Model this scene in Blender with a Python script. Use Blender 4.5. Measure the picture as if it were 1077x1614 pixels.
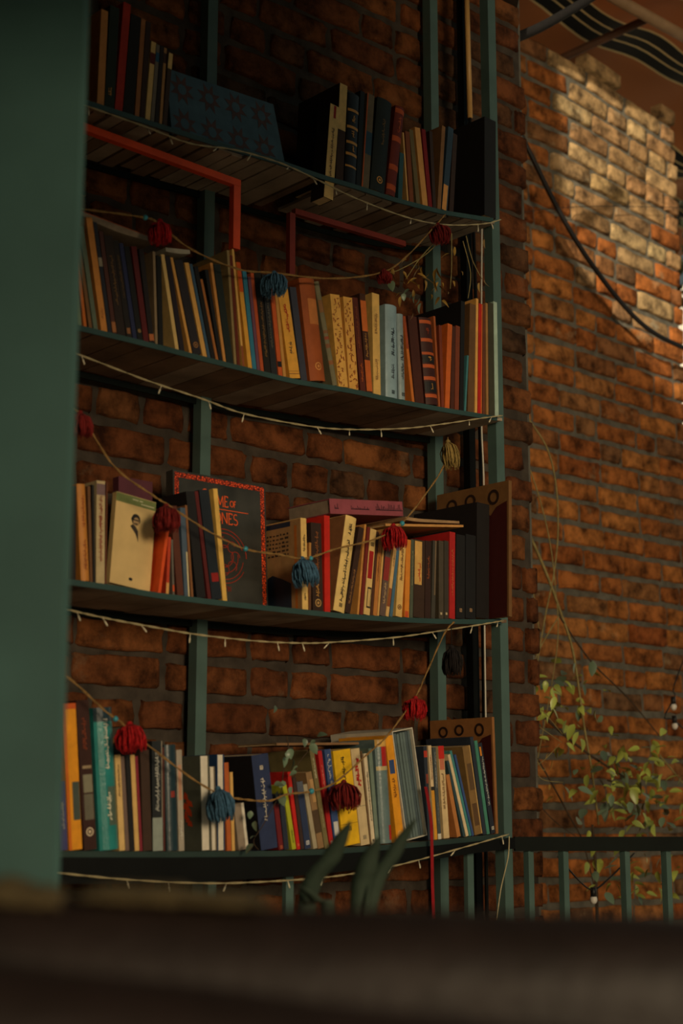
import bpy, bmesh, math, random
from mathutils import Vector, Matrix
for o in list(bpy.data.objects): bpy.data.objects.remove(o)
S = bpy.context.scene
C = S.collection
R = math.radians
EYE = 1.10
# ------------------------------------------------------------------ camera
F = 2450.0; CX = 538.5; CY = 807.0; HOR = 1290.0
PITCH = math.atan((HOR - CY) / F)
cam_d = bpy.data.cameras.new('camera'); cam = bpy.data.objects.new('camera', cam_d); C.objects.link(cam)
cam.location = (0, 0, EYE); cam.rotation_euler = (math.pi / 2 + PITCH, 0, 0)
cam_d.sensor_fit = 'VERTICAL'; cam_d.sensor_height = 36.0; cam_d.lens = F / 1614 * 36.0
cam_d.clip_start = .05; cam_d.clip_end = 200
cam_d.dof.use_dof = True; cam_d.dof.focus_distance = 3.75; cam_d.dof.aperture_fstop = 3.2
S.camera = cam
# ------------------------------------------------------------------ world, sun, courtyard daylight, exposure
W = bpy.data.worlds.new('world'); S.world = W; W.use_nodes = True
bg = W.node_tree.nodes['Background']; bg.inputs[0].default_value = (.55, .72, .68, 1); bg.inputs[1].default_value = .125
sun_d = bpy.data.lights.new('sun', 'SUN'); sun = bpy.data.objects.new('sun', sun_d); C.objects.link(sun)
sun_d.energy = 3.6; sun_d.color = (1, .86, .62); sun_d.angle = R(1.1)
SUN_EL = R(13); SUN_H = Vector((.232, .972, 0)).normalized()
sun.rotation_euler = (SUN_H * math.cos(SUN_EL) - Vector((0, 0, 1)) * math.sin(SUN_EL)).to_track_quat('-Z', 'Y').to_euler()
def area(name, loc, aim, sx, sy, e, col):
    l = bpy.data.lights.new(name, 'AREA'); l.shape = 'RECTANGLE'; l.size = sx; l.size_y = sy; l.energy = e; l.color = col
    o = bpy.data.objects.new(name, l); C.objects.link(o); o.location = loc
    o.rotation_euler = (Vector(aim) - Vector(loc)).to_track_quat('-Z', 'Y').to_euler(); return o
area('courtyard_daylight', (3.4, -4.5, EYE + 1.35), (.5, 3.9, EYE + .5), 2.2, 1.7, 350, (1, .77, .48))
vs = S.view_settings
vs.view_transform = 'Standard'; vs.look = 'None'; vs.exposure = 0.0; vs.gamma = 1.0; vs.use_curve_mapping = False
# ------------------------------------------------------------------ geometry of the place
CAM = Vector((0, 0, EYE))
_f = Vector((0, math.cos(PITCH), math.sin(PITCH))); _u = Vector((0, -math.sin(PITCH), math.cos(PITCH))); _r = Vector((1, 0, 0))
def ray(px, py): return _f * F + _r * (px - CX) - _u * (py - CY)
DV = ray(3300, HOR); DV.z = 0; DV.normalize()            # along the wall and shelves, to the right
NV = Vector((DV.y, -DV.x, 0))                             # out of the wall
ORG = CAM + ray(107, 913) * (2.85 / F); ORG.z = 0
ZUP = Vector((0, 0, 1))
def P(u, v, z): return ORG + DV * u + NV * v + ZUP * z
def hit(px, py, v):
    d = ray(px, py); t = (v - NV.dot(CAM - ORG)) / NV.dot(d)
    X = CAM + d * t; return DV.dot(X - ORG), X.z
def H3(px, py, v):
    u, z = hit(px, py, v); return P(u, v, z)
def atZ(px, py, depth): return CAM + ray(px, py) * (depth / F)
VA = -.262                                                # face of the brick wall behind the shelves
VB = VA - .74                                             # face of the set-back wall on the right
def interp(xs, ys, x):
    if x <= xs[0]: return ys[0] + (ys[1] - ys[0]) * (x - xs[0]) / (xs[1] - xs[0])
    for i in range(len(xs) - 1):
        if x <= xs[i + 1] or i == len(xs) - 2:
            return ys[i] + (ys[i + 1] - ys[i]) * (x - xs[i]) / (xs[i + 1] - xs[i])
# ------------------------------------------------------------------ helpers
def lin(c):
    c = [x / 255 for x in c]
    return tuple((x / 12.92 if x <= .04045 else ((x + .055) / 1.055) ** 2.4) for x in c)
def mesh_obj(name, verts, faces, mat=None, parent=None, smooth=False):
    m = bpy.data.meshes.new(name); m.from_pydata([tuple(v) for v in verts], [], faces)
    bm = bmesh.new(); bm.from_mesh(m); bmesh.ops.recalc_face_normals(bm, faces=bm.faces); bm.to_mesh(m); bm.free()
    if smooth:
        for p in m.polygons: p.use_smooth = True
    if mat: m.materials.append(mat)
    o = bpy.data.objects.new(name, m); C.objects.link(o)
    if parent: o.parent = parent
    return o
def link_mesh(name, m, parent=None):
    o = bpy.data.objects.new(name, m); C.objects.link(o)
    if parent: o.parent = parent
    return o
def empty(name, mw=None, loc=None):
    o = bpy.data.objects.new(name, None); C.objects.link(o); o.empty_display_size = .05
    if mw is not None: o.matrix_world = mw
    if loc is not None: o.location = loc
    return o
LABELS = {}
def tag(o, label=None, cat=None, group=None, kind=None):
    if label:
        o['label'] = label
        LABELS[label] = LABELS.get(label, 0) + 1
    if cat: o['category'] = cat
    if group: o['group'] = group
    if kind: o['kind'] = kind
    return o
def box(x0, x1, y0, y1, z0, z1):
    v = [(x0, y0, z0), (x1, y0, z0), (x1, y1, z0), (x0, y1, z0), (x0, y0, z1), (x1, y0, z1), (x1, y1, z1), (x0, y1, z1)]
    f = [(0, 3, 2, 1), (4, 5, 6, 7), (0, 1, 5, 4), (1, 2, 6, 5), (2, 3, 7, 6), (3, 0, 4, 7)]
    return v, f
class MB:
    def __init__(s): s.v = []; s.f = []
    def add(s, v, f):
        k = len(s.v); s.v += [Vector(x) for x in v]; s.f += [tuple(i + k for i in q) for q in f]; return s
    def box(s, *a): return s.add(*box(*a))
    def obox(s, o, ax, ay, az):           # box from corner and three edge vectors
        o = Vector(o); c = []
        for k in (0, 1):
            for (i, j) in ((0, 0), (1, 0), (1, 1), (0, 1)): c.append(o + ax * i + ay * j + az * k)
        return s.add(c, [(0, 3, 2, 1), (4, 5, 6, 7), (0, 1, 5, 4), (1, 2, 6, 5), (2, 3, 7, 6), (3, 0, 4, 7)])
    def tube(s, pts, r, n=6, cap=True):
        pts = [Vector(p) for p in pts]; L = len(pts); rs = r if isinstance(r, (list, tuple)) else [r] * L
        k = len(s.v); ref = Vector((.31, .22, .92))
        for i, p in enumerate(pts):
            t = (pts[min(i + 1, L - 1)] - pts[max(i - 1, 0)])
            if t.length < 1e-9: t = Vector((0, 0, 1))
            t.normalize(); a = t.cross(ref)
            if a.length < .1: a = t.cross(Vector((1, 0, 0)))
            a.normalize(); b = t.cross(a)
            for j in range(n):
                q = 2 * math.pi * j / n
                s.v.append(p + (a * math.cos(q) + b * math.sin(q)) * rs[i])
        for i in range(L - 1):
            for j in range(n):
                s.f.append((k + i * n + j, k + i * n + (j + 1) % n, k + (i + 1) * n + (j + 1) % n, k + (i + 1) * n + j))
        if cap:
            s.f.append(tuple(k + j for j in range(n))[::-1]); s.f.append(tuple(k + (L - 1) * n + j for j in range(n)))
        return s
    def ball(s, c, r, n=10, m=6, sz=1.0):
        c = Vector(c); k = len(s.v)
        s.v.append(c + Vector((0, 0, r * sz)))
        for i in range(1, m):
            th = math.pi * i / m
            for j in range(n):
                q = 2 * math.pi * j / n; s.v.append(c + Vector((r * math.sin(th) * math.cos(q), r * math.sin(th) * math.sin(q), r * sz * math.cos(th))))
        s.v.append(c - Vector((0, 0, r * sz))); e = len(s.v) - 1
        for j in range(n): s.f.append((k, k + 1 + j, k + 1 + (j + 1) % n)); s.f.append((e, k + 1 + (m - 2) * n + (j + 1) % n, k + 1 + (m - 2) * n + j))
        for i in range(m - 2):
            for j in range(n):
                a = k + 1 + i * n; b = a + n; s.f.append((a + j, b + j, b + (j + 1) % n, a + (j + 1) % n))
        return s
    def build(s, name, mat=None, parent=None, smooth=False): return mesh_obj(name, s.v, s.f, mat, parent, smooth)
def smooth_pts(pts, n=6):
    pts = [Vector(p) for p in pts]; out = []
    for i in range(len(pts) - 1):
        p0 = pts[max(i - 1, 0)]; p1 = pts[i]; p2 = pts[i + 1]; p3 = pts[min(i + 2, len(pts) - 1)]
        for k in range(n):
            t = k / n
            out.append(.5 * ((2 * p1) + (p2 - p0) * t + (2 * p0 - 5 * p1 + 4 * p2 - p3) * t * t + (3 * p1 - p0 - 3 * p2 + p3) * t ** 3))
    out.append(pts[-1]); return out
# ------------------------------------------------------------------ materials
def nt(name):
    m = bpy.data.materials.new(name); m.use_nodes = True
    return m, m.node_tree.nodes, m.node_tree.links, m.node_tree.nodes['Principled BSDF']
MC = {}
def mat(name, col, rough=.7, var=.18, scale=30., bump=.0, bscale=120., metal=0., spec=.4, trans=0.):
    key = (name, tuple(col), rough, var, scale, bump)
    if key in MC: return MC[key]
    m, N, L, b = nt(name); c = lin(col)
    tc = N.new('ShaderNodeTexCoord'); ns = N.new('ShaderNodeTexNoise'); ns.inputs['Scale'].default_value = scale; ns.inputs['Detail'].default_value = 5
    L.new(tc.outputs['Object'], ns.inputs['Vector'])
    rp = N.new('ShaderNodeValToRGB'); rp.color_ramp.elements[0].position = .3; rp.color_ramp.elements[1].position = .72
    rp.color_ramp.elements[0].color = tuple(x * (1 - var) for x in c) + (1,); rp.color_ramp.elements[1].color = tuple(min(1, x * (1 + var)) for x in c) + (1,)
    L.new(ns.outputs['Fac'], rp.inputs[0]); L.new(rp.outputs[0], b.inputs['Base Color'])
    b.inputs['Roughness'].default_value = rough; b.inputs['Metallic'].default_value = metal; b.inputs['Specular IOR Level'].default_value = spec
    if trans: b.inputs['Transmission Weight'].default_value = trans
    if bump:
        n2 = N.new('ShaderNodeTexNoise'); n2.inputs['Scale'].default_value = bscale; n2.inputs['Detail'].default_value = 6
        L.new(tc.outputs['Object'], n2.inputs['Vector'])
        bp = N.new('ShaderNodeBump'); bp.inputs['Strength'].default_value = bump; bp.inputs['Distance'].default_value = .004
        L.new(n2.outputs['Fac'], bp.inputs['Height']); L.new(bp.outputs[0], b.inputs['Normal'])
    MC[key] = m; return m
def brick_mat(name, cols, pale, seed):
    m, N, L, b = nt(name)
    oi = N.new('ShaderNodeObjectInfo'); tc = N.new('ShaderNodeTexCoord'); geo = N.new('ShaderNodeNewGeometry')
    rp = N.new('ShaderNodeValToRGB'); rp.color_ramp.interpolation = 'LINEAR'
    e = rp.color_ramp.elements
    e[0].position = 0; e[0].color = lin(cols[0]) + (1,)
    e[1].position = 1; e[1].color = lin(cols[-1]) + (1,)
    for i, c in enumerate(cols[1:-1]):
        q = e.new((i + 1) / (len(cols) - 1)); q.color = lin(c) + (1,)
    L.new(oi.outputs['Random'], rp.inputs[0])
    ns = N.new('ShaderNodeTexNoise'); ns.inputs['Scale'].default_value = 17; ns.inputs['Detail'].default_value = 7; ns.inputs['Roughness'].default_value = .65
    L.new(geo.outputs['Position'], ns.inputs['Vector'])
    r2 = N.new('ShaderNodeValToRGB'); r2.color_ramp.elements[0].position = .34; r2.color_ramp.elements[1].position = .62
    r2.color_ramp.elements[0].color = (.22, .20, .20, 1); r2.color_ramp.elements[1].color = (1.3, 1.2, 1.1, 1)
    L.new(ns.outputs['Fac'], r2.inputs[0])
    mx = N.new('ShaderNodeMixRGB'); mx.blend_type = 'MULTIPLY'; mx.inputs[0].default_value = 1
    L.new(rp.outputs[0], mx.inputs[1]); L.new(r2.outputs[0], mx.inputs[2])
    # lime bloom with its own patchy shape
    n3 = N.new('ShaderNodeTexNoise'); n3.inputs['Scale'].default_value = 5.3; n3.inputs['Detail'].default_value = 8; n3.inputs['Roughness'].default_value = .7
    L.new(geo.outputs['Position'], n3.inputs['Vector'])
    r3 = N.new('ShaderNodeValToRGB'); r3.color_ramp.elements[0].position = .60; r3.color_ramp.elements[1].position = .80
    L.new(n3.outputs['Fac'], r3.inputs[0])
    m2 = N.new('ShaderNodeMixRGB'); L.new(r3.outputs[0], m2.inputs[0]); L.new(mx.outputs[0], m2.inputs[1]); m2.inputs[2].default_value = lin(pale) + (1,)
    L.new(m2.outputs[0], b.inputs['Base Color']); b.inputs['Roughness'].default_value = .9; b.inputs['Specular IOR Level'].default_value = .15
    n4 = N.new('ShaderNodeTexNoise'); n4.inputs['Scale'].default_value = 62; n4.inputs['Detail'].default_value = 9; n4.inputs['Roughness'].default_value = .7
    L.new(geo.outputs['Position'], n4.inputs['Vector'])
    bp = N.new('ShaderNodeBump'); bp.inputs['Strength'].default_value = 1.; bp.inputs['Distance'].default_value = .009
    L.new(n4.outputs['Fac'], bp.inputs['Height']); L.new(bp.outputs[0], b.inputs['Normal'])
    return m
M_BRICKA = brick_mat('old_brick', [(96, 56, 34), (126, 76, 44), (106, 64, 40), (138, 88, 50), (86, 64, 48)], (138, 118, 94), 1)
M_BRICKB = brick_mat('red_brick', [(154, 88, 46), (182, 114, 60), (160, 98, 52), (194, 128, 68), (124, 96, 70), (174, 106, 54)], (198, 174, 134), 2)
M_SUNLIT = brick_mat('sunlit_brick', [(196, 172, 124), (150, 116, 84), (204, 184, 140), (170, 130, 92), (186, 160, 118)], (216, 206, 178), 3)  # paler brick copy with the sunlight painted into its colour
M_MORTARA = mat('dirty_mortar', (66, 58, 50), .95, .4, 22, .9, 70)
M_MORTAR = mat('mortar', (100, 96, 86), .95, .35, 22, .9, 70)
M_GREEN = mat('green_paint', (80, 104, 99), .42, .12, 14, .15, 60)
M_DKGREEN = mat('dark_green_paint', (18, 25, 23), .7, .15, 14, .15, 60, 0., .12)
M_BLACKM = mat('black_metal', (16, 18, 18), .6, .2, 20, 0., 120., 0., .15)
M_WOOD = mat('old_board', (158, 142, 124), .85, .4, 9, .4, 40)
M_WOOD2 = mat('brown_board', (128, 104, 82), .85, .4, 9, .4, 40)
M_PAGES = mat('paper', (206, 182, 140), .9, .12, 60)
M_PAGESD = mat('old_paper', (150, 118, 80), .9, .2, 60)
M_ROPE = mat('twine', (150, 116, 66), .9, .3, 200)
M_CORD = mat('clear_cord', (186, 172, 132), .4, .15, 90)
M_BULB = mat('bulb_plastic', (226, 216, 186), .25, .05, 50)
M_BEAD = mat('turquoise_bead', (60, 150, 170), .3, .1, 50)
M_RED = mat('red_yarn', (176, 22, 26), .95, .35, 180)
M_DRED = mat('dark_red_yarn', (120, 26, 24), .95, .35, 180)
M_BLUE = mat('blue_yarn', (66, 104, 132), .95, .35, 180)
M_STRAW = mat('straw', (150, 126, 70), .95, .35, 180)
M_BLKYARN = mat('black_yarn', (28, 22, 22), .95, .3, 180)

# ================================================================== STRUCTURE
def shell(name, u0, u1, v0, v1, z0, z1, m):
    b = MB(); b.obox(P(u0, v0, z0), DV * (u1 - u0), NV * (v1 - v0), ZUP * (z1 - z0))
    return tag(b.build(name, m), kind='structure')
U_CORNER = hit(842, 700, VA)[0]
U_BEND = hit(1068, 300, VB)[0]
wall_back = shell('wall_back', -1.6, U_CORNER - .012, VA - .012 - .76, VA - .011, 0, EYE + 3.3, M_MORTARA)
ZB_TOP = hit(880, 72, VB)[1] + .03
print('ZB_TOP', ZB_TOP - EYE, hit(1040, 178, VB)[1] - EYE, hit(1040, 178, VB)[0] - hit(880, 72, VB)[0])
U_DIP = hit(880, 72, VB)[0]; _ue, _ze = hit(1050, 186, VB); DIPK = (_ze + .03 - ZB_TOP) / (_ue - U_DIP)
def dip(u, z):                                            # the upper courses of the right wall have settled towards its end
    k = max(0., min(1., (z - EYE - .95) / 1.7)); k = k * k
    return DIPK * k * max(0., u - U_DIP)
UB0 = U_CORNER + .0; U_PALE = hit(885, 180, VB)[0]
# backing slab of the right wall, its top stepped under the broken courses
bt = MB()
seg = 12; ue = U_BEND - .014
for i in range(seg):
    a = UB0 - .1 + (ue - UB0 + .1) * i / seg; c = UB0 - .1 + (ue - UB0 + .1) * (i + 1) / seg
    zt = ZB_TOP - .05
    q = []
    for v in (VB - .0125, VB - .22):
        q += [P(a, v, 0), P(c, v, 0), P(c, v, zt + dip(c, zt)), P(a, v, zt + dip(a, zt))]
    bt.add(q, [(0, 1, 2, 3), (4, 7, 6, 5), (0, 4, 5, 1), (3, 2, 6, 7), (0, 3, 7, 4), (1, 5, 6, 2)])
wall_right = tag(bt.build('wall_right', M_MORTAR), kind='structure')
def brick_mesh(seed, L, Hh, mt):
    r = random.Random(seed); gx = (0, .03, .2, .4, .6, .8, .97, 1) if L > .15 else (0, .06, .35, .65, .94, 1); nx = len(gx) - 1; nz = 4; v = []; f = []; D = .055
    for j in range(nz + 1):
        for i in range(nx + 1):
            x = gx[i]; z = (0, .09, .5, .91, 1)[j]
            back = (.0045 if i in (0, nx) else 0) + (.004 if j in (0, nz) else 0) + r.uniform(-.0018, .0018)
            if (i in (0, nx)) and (j in (0, nz)): back += r.uniform(.002, .009)
            v.append((x * L + (r.uniform(-.004, .004)), back - .0, z * Hh + r.uniform(-.0032, .0032)))
    W_ = nx + 1
    for j in range(nz):
        for i in range(nx): f.append((j * W_ + i, j * W_ + i + 1, (j + 1) * W_ + i + 1, (j + 1) * W_ + i))
    rim = [i for i in range(W_)] + [j * W_ + nx for j in range(1, nz + 1)] + [nz * W_ + i for i in range(nx - 1, -1, -1)] + [j * W_ for j in range(nz - 1, 0, -1)]
    k = len(v)
    for i in rim: v.append((v[i][0], D, v[i][2]))
    n = len(rim)
    for i in range(n): f.append((rim[i], k + i, k + (i + 1) % n, rim[(i + 1) % n]))
    m = bpy.data.meshes.new('brick'); m.from_pydata(v, [], f)
    bm = bmesh.new(); bm.from_mesh(m); bmesh.ops.recalc_face_normals(bm, faces=bm.faces); bm.to_mesh(m); bm.free()
    for p in m.polygons: p.use_smooth = True
    m.materials.append(mt); return m
BH = .0605; COURSE = .0815
def frame_mat(u, v, z, tilt=0., yaw=0.):
    ex = DV * math.cos(tilt) + ZUP * math.sin(tilt); ez = ex.cross(-NV); ey = -NV
    m = Matrix.Identity(4)
    for i in range(3): m[i][0] = ex[i]; m[i][1] = ey[i]; m[i][2] = ez[i]
    p = P(u, v, z); m[0][3] = p.x; m[1][3] = p.y; m[2][3] = p.z
    return m
def lay(parent, v, u0, u1, z0, z1, mt, pstretch, seed, vis, topfun=None, maxn=296):
    r = random.Random(seed)
    PL = [brick_mesh(seed * 50 + 40 + i, .212, BH, M_SUNLIT) for i in range(4)] if parent is wall_right else []
    LS = [brick_mesh(seed * 50 + i, .212, BH, mt) for i in range(6)]; LH = [brick_mesh(seed * 50 + 20 + i, .102, BH, mt) for i in range(5)]
    rest = MB(); items = []; k = 0; z = z0
    while z < z1:
        u = u0 - (.11 if k % 2 else .0) - r.uniform(0, .04)
        while u < u1:
            st = r.random() < pstretch; L = .212 if st else .102; pale = 0
            Le = L
            if u + L > u1: Le = u1 - u
            if Le > .03 and u + Le > u0:
                me = r.choice(LS if st else LH)
                uu = max(u, u0); Le = u + Le - uu
                if PL and uu > U_PALE - .1 and z > EYE + 2.08 + r.uniform(-.3, .3):  # sun patch: paler bricks high up, right of the shadow edge
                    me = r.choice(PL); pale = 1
                if Le > .03:
                    zz = z + r.uniform(-.003, .003); til = r.uniform(-.008, .008)
                    if parent is wall_right:
                        zz += dip(uu, z); til += math.atan(dip(uu + .1, z) / .1 - dip(uu, z) / .1)
                    if topfun is None or topfun(uu, uu + Le, zz): items.append((uu, zz, Le / (.212 if pale else L), til, me, r.uniform(-.0035, .0055)))
            u += L + .017 + r.uniform(-.003, .005)
        z += COURSE; k += 1
    ones = [q for q in items if vis(q[0], q[1])]; others = [q for q in items if not vis(q[0], q[1])]
    for q in ones[:maxn]:
        o = link_mesh('brick', q[4]); m = frame_mat(q[0], v + q[5], q[1], q[3]) @ Matrix.Diagonal((q[2], 1, r.uniform(.94, 1.05), 1))
        o.parent = parent; o.matrix_world = m
    for q in ones[maxn:] + others:
        m = frame_mat(q[0], v + q[5], q[1], q[3]) @ Matrix.Diagonal((q[2], 1, 1, 1))
        rest.add([m @ w.co for w in q[4].vertices], [tuple(p.vertices) for p in q[4].polygons])
    if rest.v: tag(rest.build('brick_courses', mt, parent, True), kind='stuff')
    return len(ones), len(others)
def proj(u, v, z):
    X = P(u, v, z) - CAM; d = X.dot(_f); return CX + F * X.dot(_r) / d, CY - F * X.dot(_u) / d
def visA(u, z):
    x, y = proj(u + .08, VA, z); return 95 < x < 870 and -20 < y < 1460
def visB(u, z):
    x, y = proj(u + .08, VB, z); return 800 < x < 1100 and -30 < y < 1475
def topB(a, b, z):
    zt = ZB_TOP + dip(a, ZB_TOP)
    if z < zt - .085: return True
    return z < zt - .005 and math.sin(a * 21.1) + math.sin(a * 9.3 + 1) > .35
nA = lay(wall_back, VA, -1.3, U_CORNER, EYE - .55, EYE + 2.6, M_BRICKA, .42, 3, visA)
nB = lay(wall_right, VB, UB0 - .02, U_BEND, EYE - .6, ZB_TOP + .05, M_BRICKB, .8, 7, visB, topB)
print('bricks', nA, nB)
# return face of the back wall at its corner
tag(shell('wall_return', U_CORNER - .012, U_CORNER + .006, VA - .74, VA - .02, 0, EYE + 3.3, M_MORTAR), 'mortared end face of the brick wall behind the shelves')
def slab(name, lo, hi, m, label=None):
    b = MB(); b.box(lo[0], hi[0], lo[1], hi[1], lo[2], hi[2]); o = tag(b.build(name, m), label, kind='structure'); return o
# unseen cloth panels added to shade the pillar and the top shelf
b = MB(); b.box(.2, 1.02, -.51, -.5, EYE + .82, EYE + 2.26); tag(b.build('light_blocker_2', mat('light_blocker_cloth', (70, 50, 38), .9, .2, 12)), 'unseen brown cloth added behind the camera to shade the pillar', kind='structure')
va, vb_ = Vector((-2.2, 1.2, 0)), Vector((1.3, 1.2, 0))
b = MB(); zv = EYE + 2.26
_q = [(-2.2, EYE + .98), (.35, EYE + .98), (1.3, EYE + 1.32), (1.3, zv), (-2.2, zv)]
b.add([(x, y, z) for y in (1.2, 1.186) for x, z in _q], [(0, 1, 2, 3, 4), (9, 8, 7, 6, 5), (0, 5, 6, 1), (1, 6, 7, 2), (2, 7, 8, 3), (3, 8, 9, 4), (4, 9, 5, 0)]); tag(b.build('light_blocker_1', mat('light_blocker_cloth', (70, 50, 38), .9, .2, 12)), 'unseen brown cloth added above the view to shade the top shelf', kind='structure')
slab('floor', (-4, -7, -.1), (7, 12, 0), mat('stone_floor', (168, 156, 138), .8, .3, 3, .3, 30))
_pc = P(U_CORNER - .03, VA + .002, 0); _pl = P(-3.2, VA + .002, 0)
_cp = [(_pl.x, _pl.y), (_pc.x, _pc.y), (_pc.x, 2.4), (1.6, 2.4), (1.6, -4.5), (_pl.x, -4.5)]
tag(mesh_obj('ceiling', [(x, y, EYE + 2.27) for x, y in _cp] + [(x, y, EYE + 2.35) for x, y in _cp], [(0, 1, 2, 3, 4, 5), (11, 10, 9, 8, 7, 6)] + [(i, (i + 1) % 6, 6 + (i + 1) % 6, 6 + i) for i in range(6)], mat('ceiling_boards', (60, 48, 38), .85, .3, 5)), kind='structure')  # unseen ceiling, added to darken the upper shelves
slab('sun_blocker_wall', (-9, -11, 0), (6, -10, EYE + 5.35), mat('sun_blocker_render', (96, 92, 84), .9, .2, 2))  # unseen wall added to keep the sun off the lower right wall
slab('sky_stand_in', (1.3, 10.2, 0), (7, 10.4, EYE + 3.6), mat('white_render', (236, 230, 216), .9, .06, 2), 'added white wall standing in for bright sky beyond the brick wall')  # white wall added in place of the bright sky gap
# green painted column close to the camera
zl = 1.75
pr = atZ(101, 1150, zl)
_pp = [(-1.6, pr.y), (pr.x - .006, pr.y), (pr.x, pr.y + .006), (pr.x * 1.27, pr.y + .36), (-1.6, pr.y + .36)]   # splayed reveal
b = MB(); b.add([(x, y, z) for z in (0, EYE + 2.26) for x, y in _pp], [(0, 1, 2, 3, 4), (9, 8, 7, 6, 5)] + [(i, (i + 1) % 5, 5 + (i + 1) % 5, 5 + i) for i in range(5)])
wl = tag(b.build('wall_left', mat('green_wall_paint', (60, 92, 90), .5, .16, 5, .12, 25)), 'smooth grey-green painted pillar out of focus at the left', kind='structure')
# ================================================================== BOOKCASE
EDGE = {
 'T': [(40, 127), (100, 146), (140, 159), (260, 198), (370, 232), (440, 252), (500, 273), (560, 291), (620, 311), (700, 332), (770, 343), (792, 346)],
 'B': [(40, 492), (100, 507), (117, 511), (200, 531), (260, 546), (305, 558), (380, 577), (460, 597), (560, 614), (620, 628), (700, 643), (780, 656), (794, 658)],
 'C': [(40, 903), (100, 911), (107, 913), (180, 923), (250, 935), (340, 946), (430, 956), (540, 967.5), (620, 973), (690, 976), (760, 977), (797, 976)],
 'D': [(40, 1341), (90, 1342), (250, 1343), (430, 1342), (520, 1339), (600, 1333), (690, 1325), (780, 1316), (802, 1314)]}
SZ = {}
for k, pts in EDGE.items():
    q = [hit(x, y, 0) for x, y in pts]; SZ[k] = ([a for a, _ in q], [c for _, c in q])
def sz(k, u): return interp(SZ[k][0], SZ[k][1], u)
SHELF_D = .235
ULEFT = hit(40, 900, 0)[0]; URIGHT = hit(795, 976, 0)[0]
case = empty('bookcase', loc=P(URIGHT, -.12, 0))
tag(case, 'tall green metal bookcase with four sagging board shelves against the brick wall', 'bookcase')
def under(o, par):
    o.parent = par; o.matrix_parent_inverse = par.matrix_world.inverted(); return o
bpy.context.view_layer.update()
PS = .028
def post(px, py, v, ztop, m, w=PS, z0=0.):
    u = hit(px, py, v)[0]; b = MB(); b.obox(P(u - w / 2, v - w, z0), DV * w, NV * w, ZUP * (ztop - z0)); return u, b.build('post', m)
uF, o = post(794.5, 976, -.03, EYE + 2.26, M_GREEN); under(o, case)
UPOST = uF
for px in (318, 697): under(post(px, 1060, VA + .045, EYE + 2.26, M_GREEN)[1], case)
under(post(751, 1060, VA + .04, EYE + 2.26, M_BLACKM, .022)[1], case)
USTART = ULEFT; UEND = uF - PS / 2 - .001
rs = random.Random(11)
GAP_T = (hit(506, 300, -.01)[0], hit(531, 300, -.01)[0])
for k in 'TBCD':
    b = MB(); n = 40
    ur_ = hit(790.5, 976, 0)[0]
    for i in range(n):
        a = USTART + (ur_ - USTART) * i / n; c = USTART + (ur_ - USTART) * (i + 1) / n
        hgt = .010
        q = []
        for v in (0, -.004):
            q += [P(a, v, sz(k, a) - hgt), P(c, v, sz(k, c) - hgt), P(c, v, sz(k, c) + .001), P(a, v, sz(k, a) + .001)]
        b.add(q, [(0, 1, 2, 3), (4, 7, 6, 5), (0, 4, 5, 1), (3, 2, 6, 7)] + ([(0, 3, 7, 4)] if i == 0 else []) + ([(1, 5, 6, 2)] if i == n - 1 else []))
    rail = under(b.build('shelf', mat('shelf_green_paint', (52, 78, 76), .42, .15, 14) if k != 'D' else mat('dull_green_paint', (44, 62, 58), .45, .15, 14)), case); rail['label'] = 'green metal edge and boards of one shelf'
    # back rail
    bb = MB()
    for i in range(n):
        a = USTART + (UEND - USTART) * i / n; c = USTART + (UEND - USTART) * (i + 1) / n
        q = []
        for v in (-SHELF_D, -SHELF_D - .004):
            q += [P(a, v, sz(k, a) - .022), P(c, v, sz(k, c) - .022), P(c, v, sz(k, c) - .009), P(a, v, sz(k, a) - .009)]
        bb.add(q, [(0, 1, 2, 3), (4, 7, 6, 5), (0, 4, 5, 1), (3, 2, 6, 7)])
    bb = bb.build('back_rail', M_DKGREEN); bb.parent = rail
    u = USTART + .005; i = 0
    while u < UEND - .03:
        w = rs.uniform(.045, .085) if k != 'T' else rs.uniform(.026, .05)
        w = min(w, UEND - .004 - u); g = rs.uniform(.0015, .004) if k != 'T' else rs.uniform(.003, .010)
        if k == 'T' and u < GAP_T[1] and u + w > GAP_T[0]:
            if GAP_T[0] - u > .012: w = GAP_T[0] - u - .002
            else: u = GAP_T[1] + .001; continue
        z0, z1 = sz(k, u), sz(k, u + w); b = MB()
        ax = DV * w + ZUP * (z1 - z0); th = .0075
        v0 = -.0045 - (rs.uniform(0, .02) if k == 'T' else 0); vb = -SHELF_D - rs.uniform(-.02, .0)
        b.obox(P(u, vb, z0 - th - .0004), ax, NV * (v0 - vb), ZUP * th)
        o = b.build('plank', M_WOOD if rs.random() < .6 else M_WOOD2); o.parent = rail
        u += w + g; i += 1
# dark deep apron beam carrying the lowest shelf
b = MB(); n = 40
for i in range(n):
    a = USTART + (UEND - USTART) * i / n; c = USTART + (UEND - USTART) * (i + 1) / n
    h = lambda u: .046 - .022 * max(0, min(1, (u - .3) / .8))
    q = []
    for v in (.004, -.02):
        q += [P(a, v, sz('D', a) - .0102 - h(a)), P(c, v, sz('D', c) - .0102 - h(c)), P(c, v, sz('D', c) - .0102), P(a, v, sz('D', a) - .0102)]
    b.add(q, [(0, 1, 2, 3), (4, 7, 6, 5), (0, 4, 5, 1), (3, 2, 6, 7)])
under(b.build('apron', M_BLACKM), case)
for px in (332, 455, 742):
    u = hit(px, 1400, -.02)[0]; b = MB(); b.obox(P(u, -.04, 0), DV * .02, NV * .012, ZUP * (sz('D', u) - .035)); under(b.build('support_leg', M_GREEN), case)

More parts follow.
